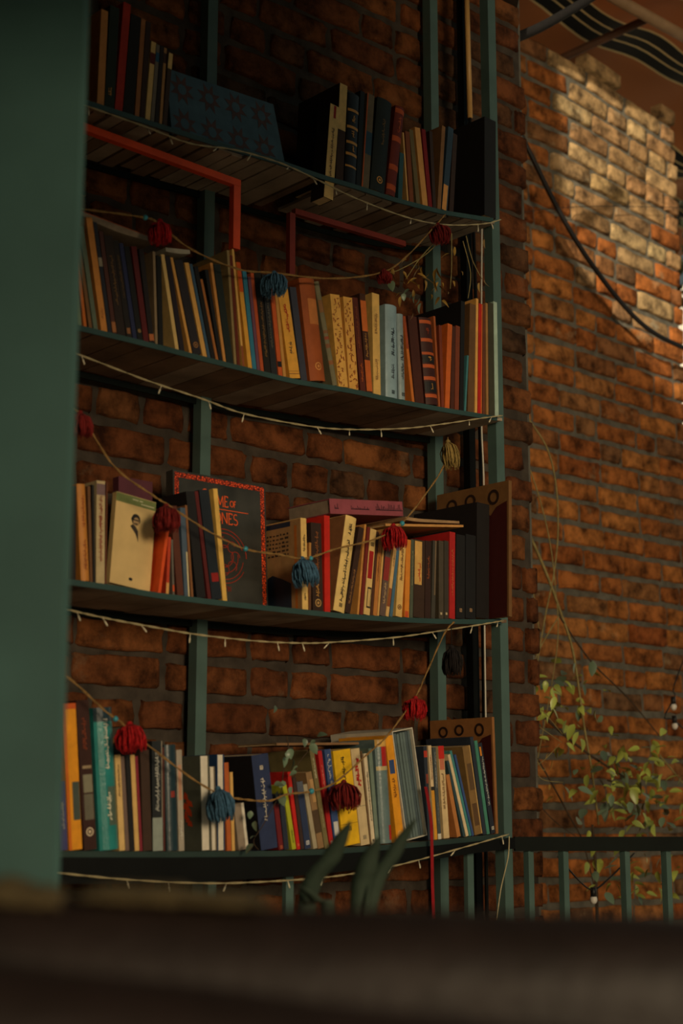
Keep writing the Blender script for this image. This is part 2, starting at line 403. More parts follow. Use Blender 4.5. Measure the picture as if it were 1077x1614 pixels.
# ================================================================== BOOKS
BK = []
def bk(shelf, xl, xr, xt, yt, col, label, **o): BK.append(dict(shelf=shelf, xl=xl, xr=xr, xt=xt, yt=yt, col=col, label=label, **o))
CREAM = (222, 188, 120); TAN = (176, 124, 66); BLK = (26, 24, 26); DKB = (58, 38, 28); NAVY = (38, 52, 84); MAR = (92, 26, 24); ORG_ = (206, 104, 34); REDC = (186, 36, 30)
GOLD = (206, 150, 70); WHT = (226, 218, 200); BLUE = (58, 108, 150)
A_ = bk
# --- top shelf, left run
A_('T', 128, 138, 126, 20, (70, 34, 22), 'dark brown book half hidden at the far left end of the top shelf')
A_('T', 153, 164, 160, 14, (196, 134, 70), 'tall tan book left of the dark green one on the top shelf')
A_('T', 165, 180, 174, 8, (34, 44, 34), 'dark green hardback left of the tall red book, top shelf', ti=[(.12, .2, GOLD)])
A_('T', 181, 193, 195, 3, (168, 44, 22), 'tall plain red book in the left run on the top shelf')
A_('T', 194, 211, 207, 22, (30, 28, 24), 'thick black book directly right of the tall red book, top shelf')
A_('T', 212, 219.5, 222.5, 29, (160, 104, 56), 'tall narrow tan book near the middle of the left run, top shelf')
A_('T', 220.5, 228, 231, 33, (60, 42, 34), 'dark brown narrow book with worn spine left of the cream one, top shelf')
A_('T', 229, 236.5, 239, 65, CREAM, 'short cream book with dark red band near its head, top shelf', bands=[(.72, .86, (90, 30, 20))])
A_('T', 237.5, 243, 247, 70, (120, 112, 100), 'thin grey book with blue patch beside the red-banded cream book, top shelf', bands=[(.78, .9, (40, 90, 120))])
A_('T', 244, 250, 253.5, 72, (44, 34, 30), 'thin dark book between the grey and pale slivers, left top shelf')
A_('T', 251, 255.5, 259, 75, (176, 132, 80), 'thin pale book second from the tile panel on the top shelf', bands=[(.8, .93, (60, 36, 26))])
A_('T', 256.5, 263, 266.5, 82, (70, 50, 36), 'brown book with cream head next to the patterned tile panel, top shelf', bands=[(.78, .99, CREAM)])
# --- top shelf, right run
A_('T', 510.5, 525, 521, 164, (40, 30, 24), 'cream book with red ribbon that has slipped down through the top shelf', drop=.052, depth=.045, v=-.0058, ti=[(.2, .75, (110, 84, 60))], bands=[(.0, 1., CREAM), (.86, .995, (150, 30, 24), .42, .68)])
A_('T', 529, 541, 536, 131, (44, 32, 26), 'tallest book on the top shelf, cream above and dark brown below', bands=[(.52, 1., CREAM), (.0, .52, (60, 40, 30))])
A_('T', 543, 560.5, 549, 146, BLK, 'black hardback with shiny gold bands on its spine, top shelf', bands=[(.17, .19, GOLD), (.3, .33, GOLD), (.43, .46, GOLD), (.6, .63, GOLD), (.79, .82, GOLD)], rnd=.004, gloss=1, ti=[(.35, .41, GOLD), (.5, .58, GOLD), (.67, .75, GOLD)])
A_('T', 561.5, 568.5, 568.5, 143, (24, 26, 26), 'plain black book right of the gold-banded one on the top shelf')
A_('T', 570, 581.5, 579.5, 147, (112, 100, 78), 'grey-brown book with orange edge and blue patch, top shelf', bands=[(.36, .6, (44, 74, 92)), (.0, 1., (200, 92, 36), 0, .14)])
A_('T', 583, 606, 595, 155, (28, 36, 32), 'thick dark green hardback with round gold emblem, top shelf', rnd=.005, ti=[(.5, .78, (120, 90, 44))], emblem=(.12, GOLD))
A_('T', 608, 623, 623.5, 168, (110, 36, 20), 'dark red hardback with orange bands on its round spine, top shelf', rnd=.005, bands=[(.06, .12, (190, 84, 34)), (.28, .34, (190, 84, 34)), (.6, .66, (190, 84, 34)), (.92, .97, (190, 84, 34))], ti=[(.7, .88, (190, 90, 40))])
A_('T', 627, 636, 630, 240, (44, 84, 92), 'short teal book next to the dark red banded hardback, top shelf')
A_('T', 641, 644.5, 633.5, 208, (214, 168, 100), 'thin cream book leaning left behind the short teal one, top shelf')
A_('T', 646, 654, 639, 206, (130, 70, 36), 'leaning reddish brown book between thin cream and khaki books, top shelf')
A_('T', 655.5, 663, 644, 203, (112, 100, 66), 'leaning khaki book on the right half of the top shelf')
A_('T', 666.5, 675, 654, 200, (216, 156, 84), 'leaning wide cream-orange paperback left of a dark red one, top shelf')
A_('T', 676, 682, 665, 203, (128, 20, 24), 'leaning dark crimson book on the top shelf')
A_('T', 683, 688, 677, 206, (58, 40, 30), 'thin dark brown book right of the crimson one, top shelf')
A_('T', 689.5, 695, 697, 198, (134, 96, 58), 'brown book tilted right, against the blue one on the top shelf')
A_('T', 696.5, 706, 707, 200, (46, 68, 86), 'blue-grey book with a cream label at its foot, top shelf', bands=[(.0, .3, (214, 152, 84), 0, .8)])
A_('T', 707.5, 715, 714, 210, (56, 38, 28), 'dark brown book squeezed against the black box file, top shelf')
# --- second shelf
A_('B', 124, 130.5, 113, 388, (128, 142, 110), 'thin pale green book peeping out beside the pillar, second shelf')
A_('B', 131, 138.5, 117, 390, (206, 112, 40), 'orange book next to the pillar on the second shelf')
A_('B', 139.5, 146, 122, 392, (130, 92, 56), 'thin brown book between orange and grey-green books, second shelf')
A_('B', 148, 155, 125, 357, (104, 118, 100), 'tall grey-green book near the left end of the second shelf')
A_('B', 160, 170, 135.5, 342, (214, 142, 66), 'tallest cream-orange book on the left of the second shelf', ti=[(.1, .2, (150, 80, 40))])
A_('B', 171, 177, 147, 350, (40, 42, 52), 'dark navy book right of the tallest cream-orange book, second shelf', bands=[(.6, .68, (150, 140, 120))])
A_('B', 178, 184.5, 156, 364, (84, 48, 40), 'brown book with a tan foot label among dark books, second shelf', bands=[(.02, .12, (170, 110, 64))])
A_('B', 185.5, 199, 164, 371, (44, 32, 26), 'dark brown book with faded gold title, second shelf', ti=[(.3, .8, (130, 96, 52))])
A_('B', 200, 209, 178, 379, (34, 28, 26), 'black book with scrawled bronze title, left part of second shelf', ti=[(.4, .85, (110, 84, 50))], bands=[(.04, .1, (150, 100, 60), .2, .8)])
A_('B', 210, 216.5, 188, 383, (40, 46, 84), 'dark blue book among the black books, second shelf')
A_('B', 217.5, 226, 196, 388, (26, 26, 26), 'black book with a tan emblem low on its spine, second shelf', emblem=(.1, (190, 150, 90)))
A_('B', 227, 235.5, 207, 388, (96, 24, 22), 'dark maroon book under the red tassel, second shelf')
A_('B', 236.5, 244, 219, 392, (36, 26, 24), 'black-brown book with orange foot mark right of the maroon one, second shelf', bands=[(.03, .1, (190, 110, 60))])
A_('B', 245, 249, 241, 396, (150, 128, 98), 'upright thin greyish cream book beneath the red tassel, second shelf')
A_('B', 250.5, 261, 247, 402, (24, 24, 24), 'plain black book right of the greyish cream sliver, second shelf')
A_('B', 274, 282.5, 251, 400, CREAM, 'first of three leaning cream-spined books with dark gaps, second shelf')
A_('B', 284, 295.5, 261, 404, (40, 32, 40), 'dark plum book between two leaning cream spines, second shelf')
A_('B', 296.5, 303.5, 266, 405, (222, 164, 86), 'second leaning cream-orange spine, with a small torn tab, second shelf')
A_('B', 305, 318.5, 275, 410, (42, 36, 40), 'dark book with a tan dot left of the third cream spine, second shelf', emblem=(.1, (170, 120, 70)))
A_('B', 320, 327, 291, 414, (226, 172, 92), 'third leaning cream-orange spine in the dark group, second shelf')
A_('B', 328, 332.5, 299, 416, (60, 90, 116), 'thin slate-blue book hugging the third cream spine, second shelf')
A_('B', 333.5, 340, 306, 420, (28, 26, 26), 'black book right of the thin slate-blue one, second shelf')
A_('B', 341, 345, 316, 440, (176, 110, 54), 'thin rust-tan book low among black books, second shelf')
A_('B', 346, 351.5, 323, 425, (26, 24, 26), 'black book between two thin tan spines, second shelf')
A_('B', 352.5, 357, 331, 414, (210, 146, 74), 'thin light tan spine left of the black-green book, second shelf')
A_('B', 358, 368.5, 337, 416, (32, 42, 40), 'black-green book beside the thin olive-grey one, second shelf')
A_('B', 369.5, 373.5, 357.5, 394, (150, 128, 84), 'thin olive-grey book in front of the red reflection bar, second shelf')
A_('B', 374.5, 380.5, 362, 402, (104, 40, 22), 'reddish brown book between olive-grey and pale slivers, second shelf')
A_('B', 381.5, 386, 364.5, 392, (228, 178, 96), 'tall pale cream sliver just right of the red reflection bar, second shelf', bands=[(.0, .18, (150, 84, 44))])
A_('B', 391.5, 398, 372.5, 413, (232, 170, 64), 'bright yellow book with an orange head, second shelf', bands=[(.72, 1., (206, 86, 28))])
A_('B', 398.5, 405, 382, 425, (52, 128, 158), 'bright blue thin book next to the yellow one, second shelf')
A_('B', 405.8, 410.5, 391, 436, (116, 72, 92), 'thin dusty purple book right of the bright blue one, second shelf')
A_('B', 411.2, 416.5, 395, 430, (190, 84, 40), 'thin brick-red book right of the purple one, second shelf')
A_('B', 417.5, 427.5, 401, 428, (32, 28, 24), 'black book with gilt scrawl under the blue tassel, second shelf', ti=[(.15, .7, (140, 104, 52))])
A_('B', 428.5, 438, 413, 432, (38, 40, 44), 'dark slate book with grey script under the blue tassel, second shelf', ti=[(.25, .8, (110, 104, 90))])
A_('B', 439.5, 446, 425, 446, (206, 92, 36), 'orange-red book with black foot mark left of the yellow paperback, second shelf', bands=[(.1, .16, BLK)])
A_('B', 446.8, 453, 432, 446, (206, 150, 76), 'tan paperback between orange-red and yellow books, second shelf')
A_('B', 454, 474, 434, 452, (236, 172, 66), 'wide yellow paperback with red script on its spine, second shelf', ti=[(.5, .82, REDC), (.25, .4, (120, 90, 60))], bands=[(.045, .055, (160, 110, 60)), (.075, .08, (160, 110, 60))])
A_('B', 475, 485, 457, 452, (62, 64, 78), 'slate-grey book leaning on the wide yellow paperback, second shelf')
A_('B', 489, 520.5, 471, 438, (168, 84, 34), 'thick rusty orange hardback near the middle of the second shelf', rnd=.007, emblem=(.14, (220, 150, 80)), bands=[(.55, .8, (206, 126, 62), .3, .95)])
A_('B', 521.5, 532.5, 492, 443, (122, 118, 90), 'grey-green book with brown stripes down its rounded spine, second shelf', rnd=.004, bands=[(.2, .24, (150, 96, 56)), (.36, .4, (140, 90, 56)), (.44, .47, (160, 80, 50)), (.5, .53, (140, 96, 60)), (.7, .82, (140, 100, 60))])
A_('B', 534, 549, 520.5, 463, (232, 178, 88), 'left of two matching yellow books with floral spines, second shelf', floral=1)
A_('B', 551, 566.5, 541, 467, (232, 174, 84), 'right of two matching yellow books with floral spines, second shelf', floral=1)
A_('B', 567.5, 577.5, 554, 468, (92, 38, 22), 'maroon book with small orange ornaments beside the floral pair, second shelf', ti=[(.1, .3, ORG_), (.45, .9, (150, 80, 40))])
A_('B', 578.5, 587.5, 567, 462, (70, 40, 26), 'dark brown book with two orange spine labels, second shelf', bands=[(.02, .33, (206, 104, 42)), (.62, .93, (210, 110, 46))], ti=[(.36, .6, GOLD)])
A_('B', 589, 600.5, 586.5, 461, (232, 188, 106), 'upright pale cream book left of the pale blue pair, second shelf', ti=[(.15, .35, (170, 130, 80)), (.6, .8, (170, 130, 80))])
A_('B', 608, 627, 607, 479, (150, 178, 190), 'larger glossy pale blue hardback with black script, second shelf', rnd=.006, gloss=1, ti=[(.45, .75, (30, 34, 44)), (.2, .36, (60, 66, 76))], sq=(.06, (20, 26, 36)))
A_('B', 628, 645.5, 624.5, 494, (146, 166, 172), 'smaller glossy pale blue hardback leaning beside its twin, second shelf', rnd=.005, gloss=1, ti=[(.45, .75, (40, 40, 48)), (.22, .42, (60, 60, 60))], sq=(.06, (30, 34, 40)))
A_('B', 646.5, 654, 632, 497, (206, 116, 44), 'orange book leaning against the pale blue hardbacks, second shelf', bands=[(.62, 1., (160, 72, 34))])
A_('B', 655, 669, 643, 497, (74, 36, 26), 'dark brown book left of the gold-banded leather book, second shelf')
A_('B', 671.5, 690.5, 660, 500, (64, 28, 20), 'old leather-bound book with broad orange bands, second shelf', rnd=.006, bands=[(.08, .12, (196, 90, 36)), (.28, .32, (196, 90, 36)), (.42, .46, (196, 90, 36)), (.57, .6, (196, 90, 36)), (.72, .76, (196, 90, 36)), (.93, .97, (196, 90, 36)), (.14, .26, BLK), (.48, .56, (30, 26, 22))], ti=[(.16, .24, GOLD), (.49, .55, GOLD), (.8, .88, (150, 60, 30))])
A_('B', 691.5, 694.5, 683.5, 498, (170, 90, 44), 'thin tan book leaning on the leather-bound book, second shelf')
A_('B', 696, 700.5, 692, 512, (130, 58, 32), 'reddish brown book left of the plain orange one, second shelf')
A_('B', 701.5, 709, 706, 510, (214, 104, 38), 'plain bright orange book in the right part of the second shelf')
A_('B', 710, 716, 713, 514, (80, 40, 26), 'dark brown book just right of the plain orange book, second shelf')
A_('B', 717, 723.5, 719, 513, (128, 62, 36), 'russet book in front of the black folder, second shelf')
A_('B', 732, 735.5, 736.5, 560, (68, 128, 134), 'short thin teal booklet near the right end, second shelf')
A_('B', 736.5, 747.5, 740, 478, (110, 78, 46), 'brown book right of the short teal booklet, second shelf')
A_('B', 748.5, 752.5, 750.5, 470, (236, 176, 92), 'thin cream-orange spine left of the red book, second shelf')
A_('B', 753.5, 759.5, 755, 478, (196, 36, 26), 'bright red book near the right post, second shelf', bands=[(0, 1, (226, 112, 50), .75, 1.)])
A_('B', 760.5, 765.5, 761.5, 479, (110, 60, 38), 'brown book between the bright red and tan books, second shelf')
A_('B', 766.3, 770.5, 765, 477, (170, 124, 72), 'thin tan book third from the right post, second shelf')
A_('B', 771.3, 780, 769.5, 476, (64, 62, 46), 'dark olive book second from the right post, second shelf')
A_('B', 780.7, 786.5, 778, 475, (176, 200, 184), 'pale mint book standing against the right post, second shelf')
# --- third shelf
A_('C', 101.5, 108, 103.5, 762, (176, 172, 110), 'thin pale yellow-green book at the pillar, third shelf')
A_('C', 109, 122.5, 110.5, 765, (34, 28, 28), 'black book between pale green and orange-tan books, third shelf')
A_('C', 124, 141, 117, 762, (206, 136, 60), 'wide orange-tan hardback at the left end of the third shelf', rnd=.004, ti=[(.1, .42, (150, 80, 36)), (.55, .88, (160, 80, 36))])
A_('C', 142, 146.5, 138, 766, (110, 74, 44), 'thin brown book right of the wide orange-tan hardback, third shelf')
A_('C', 147.2, 150.7, 145, 764, (32, 28, 26), 'thin black book left of the cream-grey spine, third shelf')
A_('C', 151.5, 165, 152.5, 757, (196, 176, 134), 'cream-grey book with a red vertical title, third shelf', ti=[(.2, .85, (150, 50, 40))], bands=[(.86, .97, (120, 96, 100))])
A_('C', 166, 168, 168, 760, (110, 60, 36), 'very thin brown book right of the cream-grey spine, third shelf', depth=.052)
# portrait book stands here
A_('C', 249, 256.5, 262, 836, (226, 84, 28), 'bright orange book leaning right beside the portrait cover, third shelf', depth=.036)
A_('C', 258, 269, 262, 846, (196, 66, 34), 'red-orange book with a cream foot under the dark tassel, third shelf', bands=[(.0, .2, (226, 168, 96))], depth=.052)
A_('C', 270.5, 276, 268, 850, (110, 104, 96), 'thin grey book with an orange foot, third shelf', bands=[(.06, .18, (206, 84, 40))], depth=.052)
A_('C', 279, 290, 268, 797, (92, 48, 34), 'brown-maroon book leaning left, left of the slate-blue one, third shelf', depth=.06)
A_('C', 291, 300, 284, 800, (78, 96, 116), 'leaning slate-blue book with a cream edge, third shelf', bands=[(0, .5, (222, 206, 160), .72, 1.)], depth=.07)
A_('C', 301, 306.5, 291, 796, (140, 92, 54), 'thin tan book leaning on the black ones, third shelf', depth=.088)
A_('C', 307.5, 326, 290, 774, (24, 22, 24), 'thick black book leaning left in front of the framed-cover book, third shelf', depth=.088)
A_('C', 327, 333.5, 306, 774, (92, 24, 24), 'thin maroon book between two black leaning books, third shelf', depth=.088)
A_('C', 334.5, 350.5, 314, 772, (40, 44, 50), 'black book with blue sheen and red spot at its foot, third shelf', gloss=1, bands=[(.16, .24, (150, 40, 34), .2, .9)], depth=.088)
A_('C', 351.5, 358.5, 336, 770, (236, 190, 96), 'narrow cream-yellow spine crossing the framed cover, third shelf', depth=.088)
A_('C', 477, 486, 474, 816, (236, 196, 116), 'cream book turned to show its navy and cream cover, third shelf', depth=.135, lcol=(170, 130, 84), art='cover', ti=[(.1, .18, BLK), (.62, .82, (60, 50, 40))])
A_('C', 487, 491, 487.5, 855, (186, 130, 66), 'short thin tan book behind the blue tassel, third shelf', bands=[(0, .4, (100, 64, 40))])
A_('C', 492.5, 510, 489, 823, (52, 34, 26), 'dark brown book with bronze script left of a plain red one, third shelf', ti=[(.15, .4, GOLD), (.45, .9, (150, 90, 46))], emblem=(.09, (190, 150, 90)))
A_('C', 512, 521, 511, 812, (206, 44, 28), 'plain bright red upright book near the middle of the third shelf', gloss=1)
A_('C', 525, 542.5, 545, 815, (236, 202, 126), 'thick cream hardback tilted right with black script, third shelf', rnd=.003, lcol=(150, 104, 66), ti=[(.1, .75, (50, 44, 40)), (.8, .92, (50, 44, 40))], sq=(.07, (30, 28, 26)))
A_('C', 543.5, 559, 566, 832, (58, 36, 26), 'dark brown tilted book with pale script right of the thick cream one, third shelf', ti=[(.1, .5, (170, 120, 70))])
A_('C', 560, 566, 572, 826, (214, 150, 76), 'narrow orange-cream tilted book with brown script, third shelf', ti=[(.3, .85, (120, 60, 36))])
A_('C', 566.8, 572.3, 579, 831, (120, 38, 30), 'thin maroon tilted book left of the white book with a red block, third shelf')
A_('C', 573.2, 583, 584, 834, (230, 194, 124), 'cream tilted book with red block and boxed title, third shelf', bands=[(.42, .74, (170, 30, 26), .12, .85), (.08, .32, (50, 44, 36), .3, .95), (.1, .3, (214, 180, 116), .4, .85)], sq=(.82, (40, 34, 30)))
A_('C', 584, 587.5, 594, 838, (84, 50, 34), 'thin dark brown tilted book right of the red-block one, third shelf')
A_('C', 588.3, 594, 598, 838, (196, 128, 62), 'tan tilted book with faint script, third shelf', ti=[(.4, .7, (130, 80, 44))])
A_('C', 594.8, 597.7, 605.5, 834, (226, 176, 100), 'sliver of a pale orange tilted book, third shelf')
A_('C', 598.5, 607.3, 610, 848, (104, 84, 76), 'grey-maroon tilted book with a cream title, third shelf', bands=[(.45, .75, (150, 50, 44))], ti=[(.15, .42, (214, 180, 130))])
A_('C', 608, 613.3, 621, 862, (226, 182, 116), 'pale tilted paperback with brown middle under the red tassel, third shelf', bands=[(.14, .4, (150, 84, 44))], ti=[(.7, .95, (110, 80, 50))])
A_('C', 614, 620.3, 625.5, 862, (74, 112, 138), 'light blue tilted book between two cream spines, third shelf')
A_('C', 621, 635.5, 628.5, 846, (232, 190, 112), 'wide cream paperback left of the orange one, third shelf', ti=[(.45, .85, (130, 96, 60))], emblem=(.12, (110, 70, 40)))
A_('C', 636.3, 645, 639.5, 850, (226, 140, 46), 'bright orange paperback with a red foot mark, third shelf', bands=[(.0, .08, (206, 84, 36), .1, .8)])
A_('C', 646, 651, 648.5, 850, (84, 92, 76), 'grey-green book with vertical script right of the orange paperback, third shelf', ti=[(.4, .85, (170, 160, 120))])
A_('C', 652, 669, 653.5, 850, (62, 42, 30), 'brown book with a large cream spine label, third shelf', bands=[(.42, .98, (222, 174, 96), .05, .72)], ti=[(.46, .7, (206, 84, 50))])
A_('C', 670, 679, 671, 852, (56, 34, 26), 'brown book with orange script right of the cream-labelled one, third shelf', ti=[(.5, .8, (170, 90, 50))])
A_('C', 680, 686, 683, 852, (70, 66, 58), 'dark grey book left of the two black-grey twins, third shelf', bands=[(.3, 1, (120, 100, 76), .55, .9)])
A_('C', 692, 699.5, 692, 852, (84, 74, 60), 'left of two worn black-grey twin books, third shelf', gloss=1, bands=[(.05, .08, (200, 180, 140), .3, .7)])
A_('C', 700.5, 707.5, 700.5, 852, (70, 62, 52), 'right of two worn black-grey twin books, third shelf', gloss=1, bands=[(.05, .08, (200, 180, 140), .3, .7)])
A_('C', 708.5, 717.5, 709, 838, (186, 34, 32), 'tall dark red book just left of the black binders, third shelf', ti=[(.25, .8, (220, 110, 70))])
A_('C', 719, 733, 719.5, 842, (26, 26, 28), 'left black binder with a small pale dot, third shelf', depth=.19, sq=(.1, (190, 150, 110)))
A_('C', 734, 750, 734.5, 842, (24, 24, 26), 'middle black binder with a small pale dot, third shelf', depth=.2, sq=(.1, (190, 150, 110)))
A_('C', 751, 771, 752, 792, (26, 22, 22), 'widest black binder in front of the ring-patterned board, third shelf', depth=.21)
# --- bottom shelf
A_('D', 96, 107, 92, 1232, (70, 70, 120), 'purple-blue book half hidden by the pillar, bottom shelf', ti=[(.3, .7, (170, 170, 170))])
A_('D', 109, 130, 98.5, 1109, (238, 158, 30), 'tall orange-yellow book with a small grey picture, bottom shelf', bands=[(.2, .46, (74, 84, 76), .45, .98), (.96, 1., (206, 90, 30)), (.0, 1., (214, 110, 26), 0, .22)])
A_('D', 133, 153, 120, 1104, (60, 32, 26), 'tall dark brown book with pictures on its spine, bottom shelf', bands=[(.2, .37, (110, 106, 90), .2, .92), (.38, .5, (140, 136, 114), .2, .92), (.54, .56, (160, 140, 110), .2, .9)], emblem=(.12, (220, 200, 170)), ti=[(.66, .88, (140, 64, 36))])
A_('D', 157, 187, 146, 1116, (46, 138, 136), 'thick glossy teal book wrapped in plastic, bottom shelf', rnd=.009, gloss=1, bands=[(.17, .44, (90, 110, 96), .45, .98), (.9, 1., (40, 60, 70))], ti=[(.55, .92, (230, 226, 210)), (.2, .4, (230, 226, 200))])
A_('D', 188.5, 197.5, 181, 1190, (230, 192, 124), 'cream book beneath the red tassel beside the teal book, bottom shelf', ti=[(.55, .9, (120, 90, 60))])
A_('D', 198.3, 204.3, 190, 1192, (120, 98, 88), 'thin grey-brown book right of the cream one, bottom shelf')
A_('D', 205, 212.3, 198, 1190, (28, 26, 28), 'thin black book between grey-brown and cream spines, bottom shelf')
A_('D', 213, 220, 205.5, 1190, (226, 184, 112), 'narrow cream spine right of the thin black book, bottom shelf')
A_('D', 220.8, 225, 213, 1192, (140, 40, 56), 'thin crimson book left of the wide dark brown one, bottom shelf')
A_('D', 226, 240, 221, 1182, (66, 46, 34), 'wide dark brown book left of the white-framed black one, bottom shelf')
A_('D', 241, 257, 239.5, 1168, (36, 40, 42), 'black book with white script and a grey foot panel, bottom shelf', bands=[(.0, .3, (150, 160, 152)), (.3, 1., (170, 160, 140), .93, 1.)], ti=[(.36, .9, (200, 200, 190))])
A_('D', 257.8, 261.3, 256, 1178, (92, 44, 36), 'thin maroon sliver right of the black and grey book, bottom shelf')
A_('D', 262.3, 281, 258, 1174, (40, 62, 70), 'glossy black-teal thick book, bottom shelf', gloss=1, rnd=.005, bands=[(.5, .56, (150, 60, 50), .35, .7)])
A_('D', 282.3, 291, 278, 1182, (176, 166, 150), 'pale grey book right of the glossy black-teal one, bottom shelf', ti=[(.1, .3, (230, 230, 220))], bands=[(.5, .85, (200, 150, 120), .2, .8)])
A_('D', 318, 332.5, 315, 1191, WHT, 'book shown from its white page edge with a flame-printed grey cover, bottom shelf', style='fore', lcol=(92, 96, 84), depth=.125, art='flame')
A_('D', 333.5, 342.5, 330, 1208, (226, 216, 196), 'shorter white-edged book left of the navy-capped one, bottom shelf', style='fore', lcol=(120, 110, 96))
A_('D', 343.5, 356, 342, 1189, (224, 212, 188), 'white-edged book with blue cover cap behind the blue tassel, bottom shelf', style='fore', lcol=(40, 70, 110), depth=.16)
A_('D', 357, 365, 352.5, 1202, (190, 96, 40), 'orange-brown book right of the blue tassel, bottom shelf')
A_('D', 366, 372, 362.5, 1217, (226, 178, 100), 'cream-yellow narrow book right of the orange-brown one, bottom shelf')
A_('D', 374, 392.5, 366, 1268, (150, 134, 116), 'low grey-brown book with a white spine edge, bottom shelf', bands=[(0, 1, (230, 222, 204), .72, 1.)])
A_('D', 412, 438.5, 396.5, 1191, (44, 56, 92), 'thick navy blue hardback with a white title down its spine, bottom shelf', depth=.18, ti=[(.3, .75, WHT)], sq=(.86, (230, 220, 190)), lcol=(28, 26, 30))
A_('D', 440, 447.5, 432, 1268, (112, 26, 30), 'short crimson-brown book right of the thick navy hardback, bottom shelf', sq=(.06, (200, 110, 70)))
A_('D', 448.5, 458, 440, 1252, (40, 46, 64), 'short dark navy book left of the lime one, bottom shelf')
A_('D', 459, 467.5, 443.5, 1238, (178, 182, 40), 'lime green book behind the trailing leaves, bottom shelf', ti=[(.1, .3, (80, 90, 30))])
A_('D', 468.5, 474, 453, 1217, (206, 36, 28), 'bright red thin book beside the lime green one, bottom shelf', sq=(.06, (230, 120, 90)))
A_('D', 475, 480.5, 461, 1226, (62, 42, 38), 'thin dark brown book right of the bright red one, bottom shelf')
A_('D', 481.3, 491, 467.5, 1233, (44, 58, 92), 'dark blue book with a white foot mark and grey head, bottom shelf', bands=[(.8, 1., (90, 96, 110))], sq=(.09, (230, 230, 230)))
A_('D', 494.5, 501, 478, 1237, (176, 164, 136), 'cream-grey leaning book left of the turquoise bead, bottom shelf')
A_('D', 502, 511.5, 482, 1218, (150, 118, 80), 'brown picture-spined leaning book behind the turquoise bead, bottom shelf', bands=[(.2, .5, (84, 66, 46)), (.6, .9, (190, 150, 100), .4, 1.)])
A_('D', 512.5, 519.5, 488, 1183, (124, 112, 72), 'tall olive-brown leaning book with pale title, bottom shelf', ti=[(.7, .92, (230, 220, 190)), (.2, .4, (180, 170, 130))])
A_('D', 520.5, 527, 501, 1184, (186, 28, 28), 'tall red leaning book left of the blue title book, bottom shelf', ti=[(.6, .85, (226, 150, 130))], sq=(.06, (230, 220, 210)))
A_('D', 528, 538, 511.5, 1182, (58, 82, 134), 'blue leaning book with large white title at its head, bottom shelf', text=('\u0641\u0644\u0633\u0641\u0647', .62, .95, WHT), bands=[(.12, .26, (210, 210, 206), .2, .9)])
A_('D', 541, 568.5, 525, 1184, (240, 190, 26), 'thick bright yellow book with black script, bottom shelf', ti=[(.55, .93, (60, 50, 20)), (.3, .45, (80, 64, 24))], sq=(.17, (50, 44, 20)), bands=[(.22, .225, (150, 110, 20))])
A_('D', 569.5, 583.5, 553, 1181, (216, 192, 146), 'cream book with a bold red title at its head, bottom shelf', ti=[(.62, .9, (190, 36, 30), 2.2)], sq=(.08, (140, 130, 110)), bands=[(.4, .405, (120, 110, 90))])
A_('D', 584.3, 586, 569, 1184, (120, 92, 60), 'very thin brown booklet right of the red-titled cream book, bottom shelf')
A_('D', 586.6, 592, 573, 1188, (232, 214, 180), 'narrow white book with long black script, bottom shelf', ti=[(.25, .8, (70, 66, 60))], sq=(.05, (40, 40, 40)))
A_('D', 592.8, 598.3, 581, 1180, (120, 138, 124), 'narrow grey-green book left of the thick silver-teal one, bottom shelf')
A_('D', 600, 622, 590, 1166, (108, 130, 132), 'thick silver-teal round-spined book with red label at head and foot, bottom shelf', rnd=.008, gloss=1, bands=[(.74, .93, (186, 40, 32), .35, .98), (.93, 1., (226, 178, 90)), (.7, .74, (200, 180, 130)), (.03, .17, (206, 40, 36), .6, .98)])
A_('D', 622.8, 638.5, 604, 1160, (238, 160, 32), 'tall orange-yellow book with a small blue square, left of the slipcase, bottom shelf', bands=[(.64, .77, (52, 76, 124), .12, .8)], ti=[(.42, .6, (150, 96, 30))], emblem=(.08, (240, 200, 120)))
A_('D', 675.5, 681, 667.5, 1176, (46, 54, 66), 'dark blue book with a red head right of the slipcase, bottom shelf', bands=[(.88, .95, (190, 60, 40)), (.6, .7, (150, 70, 50), .3, .9)])
A_('D', 685, 690, 675, 1175, (230, 204, 160), 'cream-headed book with a yellow lower spine and script, bottom shelf', bands=[(0, .52, (226, 160, 50)), (.52, .56, (50, 46, 40))], ti=[(.62, .9, (130, 60, 44))])
A_('D', 690.8, 696, 682, 1178, (74, 82, 86), 'black and grey scripted book left of the red-headed cream one, bottom shelf', ti=[(.55, .95, (190, 190, 184)), (.15, .4, (150, 150, 146))], bands=[(.0, .06, (220, 214, 196))])
A_('D', 700, 709, 690.5, 1176, (224, 196, 146), 'cream book with a bright red head near the bottom right, bottom shelf', bands=[(.86, 1., (206, 40, 30)), (.74, .86, (206, 120, 90), .1, .9)], ti=[(.3, .7, (150, 120, 84))])
A_('D', 721, 728.5, 703, 1222, (190, 124, 66), 'strongly leaning light brown book, bottom shelf')
A_('D', 729.5, 734.5, 703, 1200, (52, 76, 84), 'strongly leaning dark teal book, bottom shelf')
A_('D', 735.2, 739.5, 706, 1190, (232, 208, 168), 'strongly leaning cream spine between two teal ones, bottom shelf')
A_('D', 740.2, 744, 709, 1184, (70, 140, 140), 'strongly leaning bright teal book, bottom shelf')
A_('D', 744.7, 748, 716, 1190, (60, 86, 140), 'strongly leaning blue book left of the brown picture book, bottom shelf')
A_('D', 749, 761, 729, 1177, (140, 108, 62), 'leaning brown picture book with a pale right edge, bottom shelf', bands=[(0, 1, (214, 176, 110), .9, 1.), (.1, .35, (96, 70, 44), .2, .8), (.5, .8, (100, 76, 50), .25, .85)])
